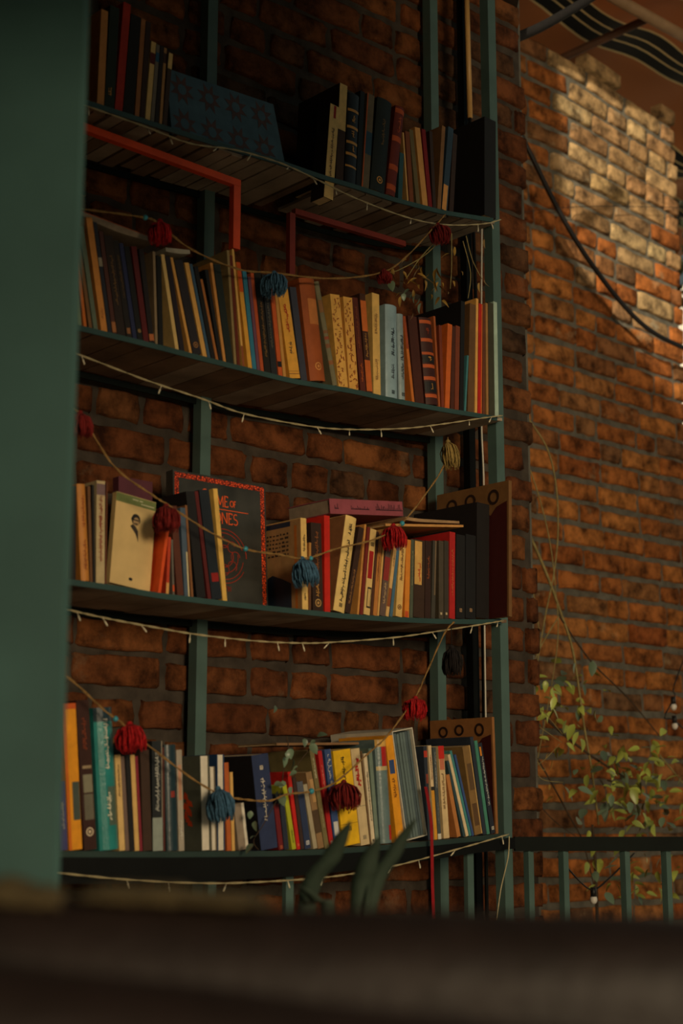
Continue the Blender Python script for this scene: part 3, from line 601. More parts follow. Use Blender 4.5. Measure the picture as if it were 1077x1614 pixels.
A_('D', 762, 767.3, 741, 1162, (44, 52, 66), 'tall dark navy leaning book left of the green one, bottom shelf')
A_('D', 768, 773.3, 748, 1168, (74, 140, 120), 'green leaning book near the right post, bottom shelf')
A_('D', 774, 781.5, 752.5, 1172, (38, 44, 56), 'black leaning book with white script and orange mark, bottom shelf', ti=[(.3, .85, (220, 220, 214))], bands=[(.86, .96, (226, 140, 40), .2, .6)], sq=(.06, (230, 226, 210)))

A_('T', 764, 782, 764, 184, (24, 22, 22), 'large black box file at the right end of the top shelf', depth=.17, cat='box file')
A_('B', 724.7, 731, 727, 474, (22, 20, 20), 'tall black folder rising behind the russet book, second shelf', depth=.16, cat='folder')
A_('C', 802.5, 807.5, 802, 757, (120, 84, 46), 'large brown board with dark rings jutting past the right post, third shelf', depth=.235, v=.05, art='rings', cat='board', rowless=1)
A_('D', 782.2, 786, 775.5, 1130, (150, 100, 54), 'tall brown ring-patterned board at the right end of the bottom shelf', depth=.2, art='rings', cat='board')
A_('D', 641, 675, 617.5, 1153, (214, 208, 192), 'white slipcase packed with thin grey magazines, bottom shelf', special='slipcase', depth=.2, cat='slipcase')
for q in BK:
    k = q['shelf']; v = q.get('v', -.0075)
    e = EDGE[k]; ex = [a for a, _ in e]; ey = [c for _, c in e]
    ul = hit(q['xl'], interp(ex, ey, q['xl']), v)[0]; ur = hit(q['xr'], interp(ex, ey, q['xr']), v)[0]
    z0 = min(sz(k, ul), sz(k, ur)) + .0016 if False else max(sz(k, ul), sz(k, ur)) + .0014
    z0 -= q.get('drop', 0)
    ut, zt = hit(q['xt'], q['yt'], v)
    th = math.atan2(ut - ul, zt - z0); Hh = math.hypot(ut - ul, zt - z0)
    q.update(v=v, ul=ul, T=(ur - ul) * math.cos(th), th=th, H=Hh, z0=z0)
def quad(q):
    c, s = math.cos(q['th']), math.sin(q['th']); T, Hh = q['T'], q['H']
    et = Vector((c, -s)); eh = Vector((s, c))
    p = Vector((q['ul'], q['z0'])) if q['th'] <= 0 else Vector((q['ul'] + T / c, q['z0'])) - et * T
    return [p, p + et * T, p + et * T + eh * Hh, p + eh * Hh], et, eh
def pen(a, b_):
    qa, ea, ha = quad(a); qb, eb, hb = quad(b_); best = 9
    for ax in (ea, ha, eb, hb):
        A = [p.dot(ax) for p in qa]; B = [p.dot(ax) for p in qb]
        o = min(max(A), max(B)) - max(min(A), min(B))
        if o <= 0: return 0
        best = min(best, o)
    return best
bad = 0
for k in 'TBCD':
    row = sorted([q for q in BK if q['shelf'] == k and not q.get('rowless')], key=lambda q: q['ul'])
    for it in range(60):
        n = 0
        for i in range(len(row)):
            for j in range(i + 1, min(i + 4, len(row))):
                a, c = row[i], row[j]; p = pen(a, c)
                if p > .0001:
                    n += 1
                    m1 = min(.12 * a['T'], p * .5); m2 = min(.12 * c['T'], p * .5)
                    if a['T'] - m1 > .004: a['T'] -= m1
                    if c['T'] - m2 > .004: c['T'] -= m2; c['ul'] += m2 / math.cos(c['th'])
                    if it > 12:                        # bring the two leans together
                        mean = (a['th'] + c['th']) / 2; a['th'] += (mean - a['th']) * .2; c['th'] += (mean - c['th']) * .2
        if n == 0: break
    bad += n
print('unresolved book overlaps', bad)
def squiggle(rng, x0, x1, z0, z1, yf, bold=1.):
    """illegible vertical lettering: little connected strokes and dots"""
    xm = (x0 + x1) / 2; hw_ = min((x1 - x0) / 2, .0082 * (1.4 if bold > 1.5 else 1)); x0, x1 = xm - hw_, xm + hw_
    m = MB(); w = (x1 - x0) * .085 * bold; amp = (x1 - x0) * .22; z = z1; lw = max(.0004, w)
    def seg(a, c):
        dx, dz = c[0] - a[0], c[1] - a[1]; l = math.hypot(dx, dz) or 1e-6; nx, nz = -dz / l * lw / 2, dx / l * lw / 2
        y = [yf(a[0]) - .0004, yf(c[0]) - .0004]
        m.add([(a[0] + nx, y[0], a[1] + nz), (c[0] + nx, y[1], c[1] + nz), (c[0] - nx, y[1], c[1] - nz), (a[0] - nx, y[0], a[1] - nz)], [(0, 1, 2, 3)])
    cnt = 0
    while z > z0 + .003 and cnt < 60:
        cnt += 1
        L = rng.uniform(.5, 1.3) * amp * 1.4; L = min(L, z - z0)
        pts = [(xm + amp * .15, z)]
        for t in range(1, 5):
            pts.append((xm + amp * (.15 + rng.uniform(-.9, .8) * math.sin(math.pi * t / 4)), z - L * t / 4))
        for i in range(4): seg(pts[i], pts[i + 1])
        if rng.random() < .7:
            dx = rng.choice((-1, 1)) * amp * rng.uniform(.8, 1.3); zz = z - L * rng.uniform(.2, .8); seg((xm + dx, zz), (xm + dx, zz - lw * 1.2))
        if rng.random() < .45: seg((xm + amp * .1, z - L * .5), (xm - amp * 1.5, z - L * .35))
        z -= L * (1 if rng.random() < .75 else 1.35)
    return m
EMPTY_FONT = None
def text_mesh(body, size):
    cu = bpy.data.curves.new('txt', 'FONT'); cu.body = body; cu.size = size; cu.resolution_u = 3
    o = bpy.data.objects.new('txt', cu); C.objects.link(o); bpy.context.view_layer.update()
    me = bpy.data.meshes.new_from_object(o.evaluated_get(bpy.context.evaluated_depsgraph_get()))
    bpy.data.objects.remove(o); return me
def paint(col, rough=.55): return mat('ink', col, rough, .1, 80)
GROUPS = {'T': 'books on the top shelf', 'B': 'books on the second shelf', 'C': 'books on the third shelf', 'D': 'books on the bottom shelf'}
def book_parts(root, T, D, Hh, q, rng):
    style = q.get('style', 'spine'); col = q['col']; rough = .28 if q.get('gloss') else rng.uniform(.55, .8)
    bul = q.get('rnd', 0.) ; ct = min(.0016, T * .14) if T > .006 else T * .16
    n = 8 if bul else 2
    yf = lambda x: (-bul * (1 - (2 * x / T - 1) ** 2)) if bul else 0.
    def prof():
        out = [(0, D), (0, 0.)] + [(T * i / n, yf(T * i / n)) for i in range(1, n)] + [(T, 0.), (T, D)]
        inn = [(T - ct, D), (T - ct, ct)] + [(T * i / n, yf(T * i / n) + ct) for i in range(n - 1, 0, -1)] + [(ct, ct), (ct, D)]
        return out, inn
    out, inn = prof(); no = len(out)
    flip = (lambda y: D - y) if style == 'fore' else (lambda y: y)
    v = []; f = []
    for z in (0, Hh):
        v += [(x, flip(y), z) for x, y in out] + [(x, flip(y), z) for x, y in inn]
    N2 = 2 * no
    for i in range(N2): f.append((i, (i + 1) % N2, N2 + (i + 1) % N2, N2 + i))
    for i in range(no - 1):
        f.append((i, i + 1, N2 - 2 - i, N2 - 1 - i)); f.append((N2 + i, N2 + N2 - 1 - i, N2 + N2 - 2 - i, N2 + i + 1))
    cm = mat('book_cover', q.get('lcol', col) if style == 'fore' else col, rough, .14, 40, .12, 160)
    cover = mesh_obj('cover', v, f, cm, root)
    pz = .0028 if bul else .0008
    y0, y1 = ct * 1.15, D - .0025
    if style == 'fore': y0, y1 = .0025, D - ct * 1.15
    mb = MB(); mb.box(ct * 1.03, T - ct * 1.03, y0, y1, pz, Hh - pz)
    pages = mb.build('pages', M_PAGES if style == 'spine' else mat('white_paper', WHT, .9, .08, 60), root)
    if style == 'spine' and q.get('lcol'):
        mb = MB(); mb.box(-.0003, -.00005, .001, D - .001, .001, Hh - .001); o = mb.build('cover_print', mat('book_cover', q['lcol'], .6, .14, 40, .12, 160), root)
    for bnd in q.get('bands', []):
        z0, z1, bc = bnd[:3]; a, c = (bnd[3], bnd[4]) if len(bnd) > 3 else (0., 1.)
        mb = MB(); m_ = max(2, n); lay_ = q.setdefault('_l', 0); q['_l'] += 1; e = .00025 + .00012 * q['_l']
        vv = []
        for i in range(m_ + 1):
            x = T * (a + (c - a) * i / m_); vv += [(x, yf(x) - e, z0 * Hh), (x, yf(x) - e, z1 * Hh)]
        mb.add(vv, [(2 * i, 2 * i + 2, 2 * i + 3, 2 * i + 1) for i in range(m_)])
        mb.build('spine_band', mat('band', bc, rough, .12, 60), cover)
    for t in q.get('ti', []):
        z0, z1, tcol = t[:3]; mb = squiggle(rng, T * .14, T * .86, z0 * Hh, z1 * Hh, lambda x: yf(x) - .0011, t[3] if len(t) > 3 else 1.15)
        if mb.v: mb.build('title_lettering', paint(tcol), cover)
    if 'emblem' in q:
        z, ec = q['emblem']; r_ = min(T * .3, .009); mb = MB(); K = 14
        ring = [(T / 2 + r_ * s_ * math.cos(2 * math.pi * i / K), z * Hh + r_ * s_ * math.sin(2 * math.pi * i / K)) for s_ in (1, .7) for i in range(K)]
        vv = [(x, yf(x) - .0012, z_) for x, z_ in ring]
        mb.add(vv, [(i, (i + 1) % K, K + (i + 1) % K, K + i) for i in range(K)])
        vv = [(T / 2 + r_ * .4 * math.cos(2 * math.pi * i / 6), yf(T / 2) - .0012, z * Hh + r_ * .4 * math.sin(2 * math.pi * i / 6)) for i in range(6)]
        mb.add(vv, [(0, 1, 2, 3, 4, 5)]); mb.build('emblem', paint(ec, .35), cover)
    if 'sq' in q:
        z, ec = q['sq']; r_ = min(T * .26, .004); mb = MB()
        for (dx, dz, w_, h_) in ((-1, -1, 2, .35), (-1, .65, 2, .35), (-1, -1, .35, 2), (.65, -1, .35, 2), (-.3, -.4, .6, .8)):
            x0 = T / 2 + dx * r_; zz = z * Hh + dz * r_
            mb.add([(x0, yf(x0) - .0012, zz), (x0 + w_ * r_, yf(x0 + w_ * r_) - .0012, zz), (x0 + w_ * r_, yf(x0 + w_ * r_) - .0012, zz + h_ * r_), (x0, yf(x0) - .0012, zz + h_ * r_)], [(0, 1, 2, 3)])
        mb.build('publisher_mark', paint(ec), cover)
    if q.get('floral'):
        mb = MB()
        for i in range(46):
            x = rng.uniform(.12, .88) * T; z = Hh * (i + .5) / 48; a = rng.uniform(0, 6.28); L = T * .26; w = T * .1; bend = rng.uniform(-1, 1)
            pr_ = None
            for s_ in range(5):
                t_ = s_ / 4; an = a + bend * t_ * 2; px_ = x + L * (t_ - .5) * math.cos(an); pz_ = z + L * 1.3 * (t_ - .5) * math.sin(an)
                px_ = max(.06 * T, min(.94 * T, px_)); pz_ = max(.002, min(Hh - .002, pz_))
                if pr_: mb.add([(pr_[0] - w / 2, -.0008, pr_[1]), (px_ - w / 2, -.0008, pz_), (px_ + w / 2, -.0008, pz_ + w * .5), (pr_[0] + w / 2, -.0008, pr_[1] + w * .5)], [(0, 1, 2, 3)])
                pr_ = (px_, pz_)
        mb.build('floral_print', paint((150, 76, 30)), cover)
    if q.get('text'):
        body, z0, z1, tcol = q['text']; me = text_mesh(body, T * .9)
        if len(me.vertices):
            xs = [w.co.x for w in me.vertices]; ys = [w.co.y for w in me.vertices]; sc = (z1 - z0) * Hh / (max(xs) - min(xs)); sy = T * .62 / (max(ys) - min(ys))
            for w in me.vertices:
                a_, b2 = (w.co.x - min(xs)) * sc, (w.co.y - min(ys)) * sy
                w.co = (T * .2 + b2, -.0013, z1 * Hh - (a_)) if False else (T * .82 - b2 if False else T * .2 + b2, -.0013, z0 * Hh + ((max(xs) - min(xs)) * sc - a_))
            me.materials.append(paint(tcol)); o = link_mesh('title_lettering', me, cover)
    if q.get('art') == 'cover':
        mb = MB(); X = -.0005
        def rect(y0, y1, z0, z1, x=X): mb.add([(x, y0 * D, z0 * Hh), (x, y1 * D, z0 * Hh), (x, y1 * D, z1 * Hh), (x, y0 * D, z1 * Hh)], [(0, 1, 2, 3)])
        vv = [(X, .25 * D, .0), (X, .98 * D, .0), (X, .98 * D, .36 * Hh), (X, .7 * D, .42 * Hh), (X, .45 * D, .36 * Hh), (X, .25 * D, .3 * Hh)]
        mb.add(vv, [(0, 1, 2, 3, 4, 5)]); mb.build('navy_picture', paint((30, 44, 64)), cover)
        mb = MB(); rect(.25, .98, .93, .985); mb.build('navy_bar', paint((30, 44, 64)), cover)
        mb = MB(); rect(.1, .16, .02, .93, X); mb.build('orange_stripe', paint((190, 110, 44)), cover)
        mb = MB()
        for i in range(6):
            z = .62 + .045 * i; y = .3
            while y < .9:
                l = rng.uniform(.03, .1); rect(y, min(.92, y + l), z, z + .014 + rng.uniform(0, .012)); y += l + .03
        mb.build('cover_lettering', paint((60, 48, 36)), cover)
    if q.get('art') == 'rings':
        X = -.0006; K = 20
        mb = MB(); pts = [(.02, .0), (.98, .0), (.98, .72), (.8, .74), (.62, .78), (.5, .80), (.36, .84), (.3, .78), (.24, .76), (.16, .82), (.02, .85)]
        mb.add([(X, y * D, z * Hh) for y, z in pts], [tuple(range(len(pts)))]); mb.build('dark_print', paint((66, 20, 18)), cover)
        for (yc, zc, ry, rz) in ((.2, .895, .075, .058), (.52, .90, .075, .05), (.78, .89, .075, .05)):
            mb = MB(); vv = []
            for s_ in (1, .62):
                for i in range(K):
                    a_ = 2 * math.pi * i / K; vv.append((X - .0003, (yc + ry * s_ * math.cos(a_)) * D, (zc + rz * s_ * math.sin(a_)) * Hh))
            mb.add(vv, [(i, (i + 1) % K, K + (i + 1) % K, K + i) for i in range(K)]); mb.build('printed_ring', paint((44, 28, 20)), cover)
    if q.get('art') == 'flame':
        mb = MB(); X = -.0005
        for i in range(9):
            y = D * (.28 + .05 * (i % 3)); z = Hh * (.25 + .035 * i); w = D * rng.uniform(.08, .18); h = Hh * rng.uniform(.06, .1)
            mb.add([(X - i * 1e-5, y - w / 2, z), (X - i * 1e-5, y + w / 2, z + h * .2), (X - i * 1e-5, y + w * .2, z + h), (X - i * 1e-5, y - w * .3, z + h * .7)], [(0, 1, 2, 3)])
        mb.build('flame_print', paint((206, 74, 30)), cover)
    return cover
def slipcase(root, T, D, Hh, rng):
    w = .0022; m_ = mat('white_card', (216, 210, 192), .6, .08, 40)
    for (nm, a) in (('side_panel', (0, w, 0, D, 0, Hh)), ('side_panel', (T - w, T, 0, D, 0, Hh)), ('base_panel', (w, T - w, 0, D, 0, w)), ('top_panel', (w, T - w, 0, D, Hh - w, Hh)), ('back_panel', (w, T - w, D - w, D, w, Hh - w))):
        b_ = MB(); b_.box(*a); b_.build(nm, m_, root)
    n = 7; step = (T - 2 * w - .001) / n
    places = ['leftmost', 'second', 'third', 'fourth', 'fifth', 'sixth', 'rightmost']
    for i in range(n):
        x0 = w + .0005 + step * i
        e = empty('magazine', root.matrix_world @ Matrix.Translation((x0, .004 + rng.uniform(0, .004), w + .0003)))
        q2 = dict(col=rng.choice([(104, 122, 122), (88, 104, 108), (120, 134, 130), (76, 92, 98)]))
        book_parts(e, step * .82, D - .03, Hh - 2 * w - .004 - rng.uniform(0, .004), q2, rng)
        tag(e, places[i] + ' of seven thin grey magazines inside the white slipcase', 'magazine', 'magazines in the slipcase')
SHORT = {'T': 'top', 'B': 'second', 'C': 'third', 'D': 'bottom'}
for i, q in enumerate(BK):
    rng = random.Random(100 + i)
    (p, _, _, _), et, eh = quad(q)
    ex = DV * et.x + ZUP * et.y; ez = DV * eh.x + ZUP * eh.y; ey = -NV
    m = Matrix.Identity(4); o3 = P(p.x, q['v'], p.y)
    for a in range(3): m[a][0] = ex[a]; m[a][1] = ey[a]; m[a][2] = ez[a]; m[a][3] = o3[a]
    root = empty('book', m)
    D = q.get('depth', min(.17, max(.105, q['H'] * .66)) * rng.uniform(.92, 1.02))
    if q.get('special') == 'slipcase': root.name = 'slipcase'; slipcase(root, q['T'] - .0003, D, q['H'], rng)
    else: book_parts(root, q['T'] - .0003, D, q['H'], q, rng)
    if q.get('cat'): root.name = q['cat'].replace(' ', '_'); tag(root, q['label'], q['cat'])
    else: tag(root, q['label'], 'book', GROUPS[q['shelf']])
# ================================================================== SPECIAL THINGS ON THE SHELVES
def facing(name, pts, v, T, label, cat, lean_back=0., rot=0.):
    """panel facing out of the shelf. pts: pixel of bottom-left and bottom-right, and top y at left"""
    (x0, y0), (x1, y1), yt = pts
    u0, z0 = hit(x0, y0, v); u1, z1 = hit(x1, y1, v); ut, zt = hit(x0 + (CX - x0) * (y0 - yt) / 12900, yt, v)
    return u0, z0, u1, z1, zt
def face_matrix(u, v, z, rot, back):
    ex = DV * math.cos(rot) + ZUP * math.sin(rot); ey = -NV; ez = ex.cross(ey)
    m = Matrix.Identity(4); p = P(u, v, z)
    for a in range(3): m[a][0] = ex[a]; m[a][1] = ey[a]; m[a][2] = ez[a]; m[a][3] = p[a]
    return m @ Matrix.Rotation(-back, 4, 'X')
def quadxz(mb, pts, y): mb.add([(x, y, z) for x, z in pts], [tuple(range(len(pts)))])
def strokes(mb, segs, w, y):
    for (x0, z0, x1, z1) in segs:
        dx, dz = x1 - x0, z1 - z0; l = math.hypot(dx, dz) or 1e-9; nx, nz = -dz / l * w / 2, dx / l * w / 2
        mb.add([(x0 + nx, y, z0 + nz), (x1 + nx, y, z1 + nz), (x1 - nx, y, z1 - nz), (x0 - nx, y, z0 - nz)], [(0, 1, 2, 3)])
# --- large dark book with framed cover
vG = -.105
u0 = hit(275, 938, vG)[0]; u1 = hit(423, 955, vG)[0]; zG = max(sz('C', u0), sz('C', u1)) + .0012
hG = (hit(425, 765, vG)[1] - sz('C', u1)); WG = u1 - u0
g = empty('large_book', face_matrix(u0, vG, zG, 0, R(3.0)))
tag(g, 'large dark book with orange-red frame and title facing out on the third shelf', 'book')
b = MB(); b.box(0, WG, 0, .003, 0, hG); b.box(0, WG, .021, .024, 0, hG); b.box(0, .003, .003, .021, 0, hG)
cv = b.build('cover', mat('dark_cover', (58, 58, 54), .38, .45, 12, .1, 80), g)
b = MB(); b.box(.0035, WG - .003, .0035, .0205, .003, hG - .003); b.build('pages', M_PAGES, g)
def border_mat():
    m, N, L, bs = nt('ornate_border'); tc = N.new('ShaderNodeTexCoord'); vo = N.new('ShaderNodeTexVoronoi'); vo.feature = 'DISTANCE_TO_EDGE'; vo.inputs['Scale'].default_value = 190
    L.new(tc.outputs['Object'], vo.inputs['Vector']); rp = N.new('ShaderNodeValToRGB'); rp.color_ramp.elements[0].position = .08; rp.color_ramp.elements[1].position = .16
    rp.color_ramp.elements[0].color = lin((90, 24, 12)) + (1,); rp.color_ramp.elements[1].color = lin((238, 84, 36)) + (1,)
    L.new(vo.outputs['Distance'], rp.inputs[0]); L.new(rp.outputs[0], bs.inputs['Base Color']); bs.inputs['Roughness'].default_value = .4
    return m
MBORD = border_mat(); M_OR = mat('orange_foil', (240, 96, 40), .35, .1, 60)
bw = .0105; e = .004
for (a, c, d_, f_) in ((e, WG - e, hG - e - bw, hG - e), (e, WG - e, e, e + bw), (e, e + bw, e + bw, hG - e - bw), (WG - e - bw, WG - e, e + bw, hG - e - bw)):
    b = MB(); b.box(a, c, -.0004, -.0001, d_, f_); b.build('printed_border', MBORD, cv)
def arc(cx, cz, rx, rz, a0, a1, n=12):
    pts = [(cx + rx * math.cos(R(a0 + (a1 - a0) * i / n)), cz + rz * math.sin(R(a0 + (a1 - a0) * i / n))) for i in range(n + 1)]
    return [(pts[i][0], pts[i][1], pts[i + 1][0], pts[i + 1][1]) for i in range(n)]
GL = {  # stroke letters with serifs, unit height, (segments, advance)
 'G': (arc(.42, .5, .4, .5, 50, 320) + [(.72, .17, .72, .45), (.5, .45, .86, .45)], .95),
 'A': ([(.02, 0, .4, 1), (.4, 1, .78, 0), (.18, .35, .62, .35), (-.06, 0, .12, 0), (.68, 0, .88, 0)], .88),
 'M': ([(.05, 0, .12, 1), (.12, 1, .48, .1), (.48, .1, .84, 1), (.84, 1, .9, 0), (-.04, 0, .14, 0), (.8, 0, 1., 0)], 1.06),
 'E': ([(.08, 0, .08, 1), (.0, 0, .55, 0), (.0, 1, .52, 1), (.08, .52, .42, .52), (.55, 0, .55, .12), (.52, 1, .52, .88)], .68),
 'T': ([(.35, 0, .35, 1), (0, 1, .7, 1), (.25, 0, .45, 0), (0, 1, 0, .85), (.7, 1, .7, .85)], .8),
 'H': ([(.1, 0, .1, 1), (.7, 0, .7, 1), (.1, .5, .7, .5), (0, 0, .2, 0), (0, 1, .2, 1), (.6, 0, .8, 0), (.6, 1, .8, 1)], .9),
 'R': ([(.1, 0, .1, 1), (0, 0, .2, 0), (0, 1, .3, 1), (.1, .48, .3, .48), (.3, .48, .75, 0)] + arc(.3, .74, .26, .26, -90, 90, 8), .8),
 'O': (arc(.45, .5, .43, .5, 0, 360, 20), 1.0),
 'N': ([(.08, 0, .08, 1), (.08, 1, .72, 0), (.72, 0, .72, 1), (0, 0, .16, 0), (.62, 1, .82, 1)], .9),
 'S': (arc(.3, .74, .24, .25, 40, 270, 10) + arc(.3, .25, .26, .25, 90, -140, 10), .66),
 'F': ([(.08, 0, .08, 1), (0, 0, .18, 0), (0, 1, .5, 1), (.08, .52, .4, .52)], .6),
 'I': ([(.1, 0, .1, 1), (0, 0, .2, 0), (0, 1, .2, 1)], .32)}
def word(mb, txt, x, z, h, w, y, sx=.82):
    for ch in txt:
        segs, adv = GL[ch]; strokes(mb, [(x + a * h * sx, z + b_ * h, x + c * h * sx, z + d_ * h) for a, b_, c, d_ in segs], w, y); x += adv * h * sx
    return x
b = MB(); xe = word(b, 'G', WG * .29, hG * .78, .031, .0026, -.0006); xe = word(b, 'AME', xe + .001, hG * .78, .0225, .0023, -.0006); word(b, 'OF', xe + .003, hG * .787, .0125, .002, -.0006)
b.build('title_lettering', M_OR, cv)
b = MB(); strokes(b, [(WG * .28, hG * .755, WG * .80, hG * .755)], .0016, -.0006); b.build('title_rule', M_OR, cv)
b = MB(); word(b, 'THRONES', WG * .225, hG * .65, .023, .0024, -.0006, .86); b.build('title_lettering', M_OR, cv)
b = MB(); cx, cz, r0 = WG * .53, hG * .40, WG * .24                        # plain concentric roundel in place of the printed crest
for k_, r_ in enumerate((1., .86, .62, .4)): strokes(b, arc(cx, cz, r0 * r_, r0 * r_ * .98, 20 * k_, 20 * k_ + 330, 30), .0016, -.0006)
for k_ in range(8):
    a_ = k_ * 45; strokes(b, arc(cx + r0 * .5 * math.cos(R(a_)), cz + r0 * .5 * math.sin(R(a_)), r0 * .2, r0 * .2, a_, a_ + 240, 10), .0013, -.0006)
b.build('printed_roundel', mat('dull_red_foil', (168, 52, 28), .4, .3, 60), cv)
b = MB(); word(b, 'MARTIN', WG * .44, hG * .135, .010, .0011, -.0006); b.build('author_lettering', mat('dull_red_foil', (150, 44, 26), .4, .3, 60), cv)
# --- portrait paperback facing out
vP = -.028
u0 = hit(172, 920, vP)[0]; u1 = hit(236, 931, vP)[0]; z0 = max(sz('C', u0), sz('C', u1)) + .0012
WP = (u1 - u0) * 1.0; HP = hit(190, 781, vP)[1] - z0 + .002; rot = -R(6)
g = empty('paperback', face_matrix(u0 + .001, vP, z0 + WP * math.sin(-rot), rot, R(4)))
tag(g, 'cream paperback facing out with a small portrait drawing and green top band, third shelf', 'book')
b = MB(); b.box(0, WP, 0, .001, 0, HP); b.box(0, WP, .013, .014, 0, HP); b.box(0, .001, .001, .013, 0, HP)
cv = b.build('cover', mat('cream_cover', (222, 192, 132), .6, .1, 20, .05), g)
b = MB(); b.box(.0012, WP - .001, .0012, .0128, .001, HP - .001); b.build('pages', M_PAGES, g)
b = MB(); quadxz(b, [(0, HP * .90), (WP, HP * .90), (WP, HP * .995), (0, HP * .995)], -.0003); b.build('green_band', paint((116, 128, 74)), cv)
b = MB()
for (x0_, x1_, z_) in ((.4, .55, .955), (.58, .66, .955), (.62, .95, .925)): quadxz(b, [(x0_ * WP, z_ * HP), (x1_ * WP, z_ * HP), (x1_ * WP, (z_ + .012) * HP), (x0_ * WP, (z_ + .012) * HP)], -.0006)
b.build('cover_lettering', paint((200, 196, 160)), cv)
def blob(mb, c, rx, rz, y, n=14, k=0.): quadxz(mb, [(c[0] + rx * math.cos(2 * math.pi * i / n) * (1 + k * math.sin(3 * i)), c[1] + rz * math.sin(2 * math.pi * i / n)) for i in range(n)], y)
fx, fz = WP * .52, HP * .735                                                # line portrait: hair, face, glasses, moustache, collar
b = MB(); blob(b, (fx, fz + .002), .0105, .0115, -.0004, 14, .06); b.build('portrait_hair', paint((36, 30, 28)), cv)
b = MB(); blob(b, (fx + .0012, fz - .0022), .0072, .0088, -.0006); b.build('portrait_face', paint((176, 146, 104)), cv)
b = MB(); strokes(b, [(fx - .006, fz + .001, fx + .007, fz + .0005), (fx - .0035, fz - .0065, fx + .0045, fz - .007)], .0024, -.0008); b.build('portrait_features', paint((36, 30, 28)), cv)
b = MB(); quadxz(b, [(fx - .012, fz - .013), (fx - .006, fz - .008), (fx + .002, fz - .013), (fx + .007, fz - .02), (fx + .009, fz - .042), (fx + .001, fz - .026)], -.0004); b.build('portrait_collar', paint((60, 52, 46)), cv)
b = MB(); blob(b, (WP * .5, HP * .085), .0045, .0032, -.0004); b.build('publisher_mark', paint((40, 36, 34)), cv)
# --- big purple book behind it
vQ = -.095
u0 = hit(186, 925, vQ)[0]; u1 = hit(240, 936, vQ)[0]; z0 = max(sz('C', u0), sz('C', u1)) + .0012; zt = hit(195, 750, vQ)[1]
b_ = empty('purple_book', face_matrix(u0, vQ, z0, 0, R(2))); tag(b_, 'dark purple book facing out behind the portrait paperback, third shelf', 'book')
Wq, Hq = u1 - u0, zt - z0
b = MB(); b.box(0, Wq, 0, .002, 0, Hq); b.box(0, Wq, .018, .02, 0, Hq); b.box(0, .002, .002, .018, 0, Hq); b.build('cover', mat('purple_cover', (92, 44, 56), .6, .15, 20), b_)
b = MB(); b.box(.0025, Wq - .002, .0025, .0175, .002, Hq - .002); b.build('pages', M_PAGESD, b_)
# --- patterned tile panel on the top shelf
vT = -.05
u0 = hit(272, 196, vT)[0]; u1 = hit(452, 250, vT)[0]; z0 = max(sz('T', u0), sz('T', u1)) + .001; Wt = u1 - u0; Ht = hit(272, 108, vT)[1] - sz('T', u0)
g = empty('tile_panel', face_matrix(u0, vT, z0, math.atan2(sz('T', u1) - sz('T', u0), Wt), R(6)))
g.location.z = sz('T', u0) + .007
tag(g, 'blue and brown patterned tile panel leaning on the top shelf', 'panel')
b = MB(); b.add([(0, 0, 0), (Wt, 0, 0), (Wt * .94, 0, Ht), (0, 0, Ht), (0, .012, 0), (Wt, .012, 0), (Wt * .94, .012, Ht), (0, .012, Ht)], [(0, 1, 2, 3), (4, 7, 6, 5), (0, 4, 5, 1), (3, 2, 6, 7), (0, 3, 7, 4), (1, 5, 6, 2)])
cv = b.build('board', mat('blue_glaze', (66, 94, 108), .4, .2, 30), g)
rt = random.Random(4)
nx_, nz_ = 4, 2; cw, ch = Wt * .93 / nx_, Ht / nz_
for i in range(nx_):
    for j in range(nz_):
        cx, cz = cw * (i + .5), ch * (j + .5); b = MB(); K = 16
        b.add([(cx + cw * .46 * (1 if k % 2 == 0 else .5) * math.cos(2 * math.pi * k / K + .4), -.0006, cz + ch * .46 * (1 if k % 2 == 0 else .5) * math.sin(2 * math.pi * k / K + .4)) for k in range(K)], [tuple(range(K))])
        b.build('star_motif', mat('brown_glaze', (84, 52, 40), .4, .3, 60), cv)
        b = MB(); blob(b, (cx, cz), cw * .16, ch * .16, -.0010, 8); b.build('motif_centre', mat('blue_glaze', (66, 94, 108), .4, .2, 30), cv)
# --- things lying on top of books
def lying(name, pxl, pxr, v, T, D, col, label, cat='book', pcol=None, bulge=0.):
    (xa, ya), (xb, yb) = pxl, pxr; ua, za = hit(xa, ya, v); ub, zb = hit(xb, yb, v); L = math.hypot(ub - ua, zb - za); rot = math.atan2(zb - za, ub - ua)
    g = empty(name, face_matrix(ua, v, za, rot, 0)); tag(g, label, cat)
    ct = min(.002, T * .2)
    b = MB(); b.box(0, L, 0, D, 0, ct); b.box(0, L, 0, D, T - ct, T); b.box(0, L, 0, ct, ct, T - ct); cv = b.build('cover', mat('book_cover', col, .6, .14, 40, .12, 160), g)
    b = MB(); b.box(.002, L - .002, ct * 1.05, D - .002, ct * 1.05, T - ct * 1.05); b.build('pages', pcol or M_PAGES, g)
    return g, cv, L
top_u = lambda x0, x1: max((quad(q)[0][2].y for q in BK if q['shelf'] == 'C' and x0 < q['xt'] < x1), default=0)
g, cv, L = lying('lying_book', (521, 809.5), (636, 813.5), -.03, .033, .14, (150, 74, 84), 'thick dusty pink book lying flat on the upright books, third shelf', pcol=mat('grey_paper', (150, 132, 112), .9, .15, 60))
rng = random.Random(9); b = MB()
for (a, c, h) in ((.62, .98, .55), (.38, .52, .3), (.28, .37, .3), (.06, .1, .4)):
    x = L * a
    while x < L * c:
        w = rng.uniform(.003, .006); hh = .033 * h * rng.uniform(.25, .9); quadxz(b, [(x, .011), (x + .0016, .011), (x + .0016, .011 + hh), (x, .011 + hh)], -.0004)
        quadxz(b, [(x, .011), (x + w, .011), (x + w, .0128), (x, .0128)], -.0004); x += w * 1.02
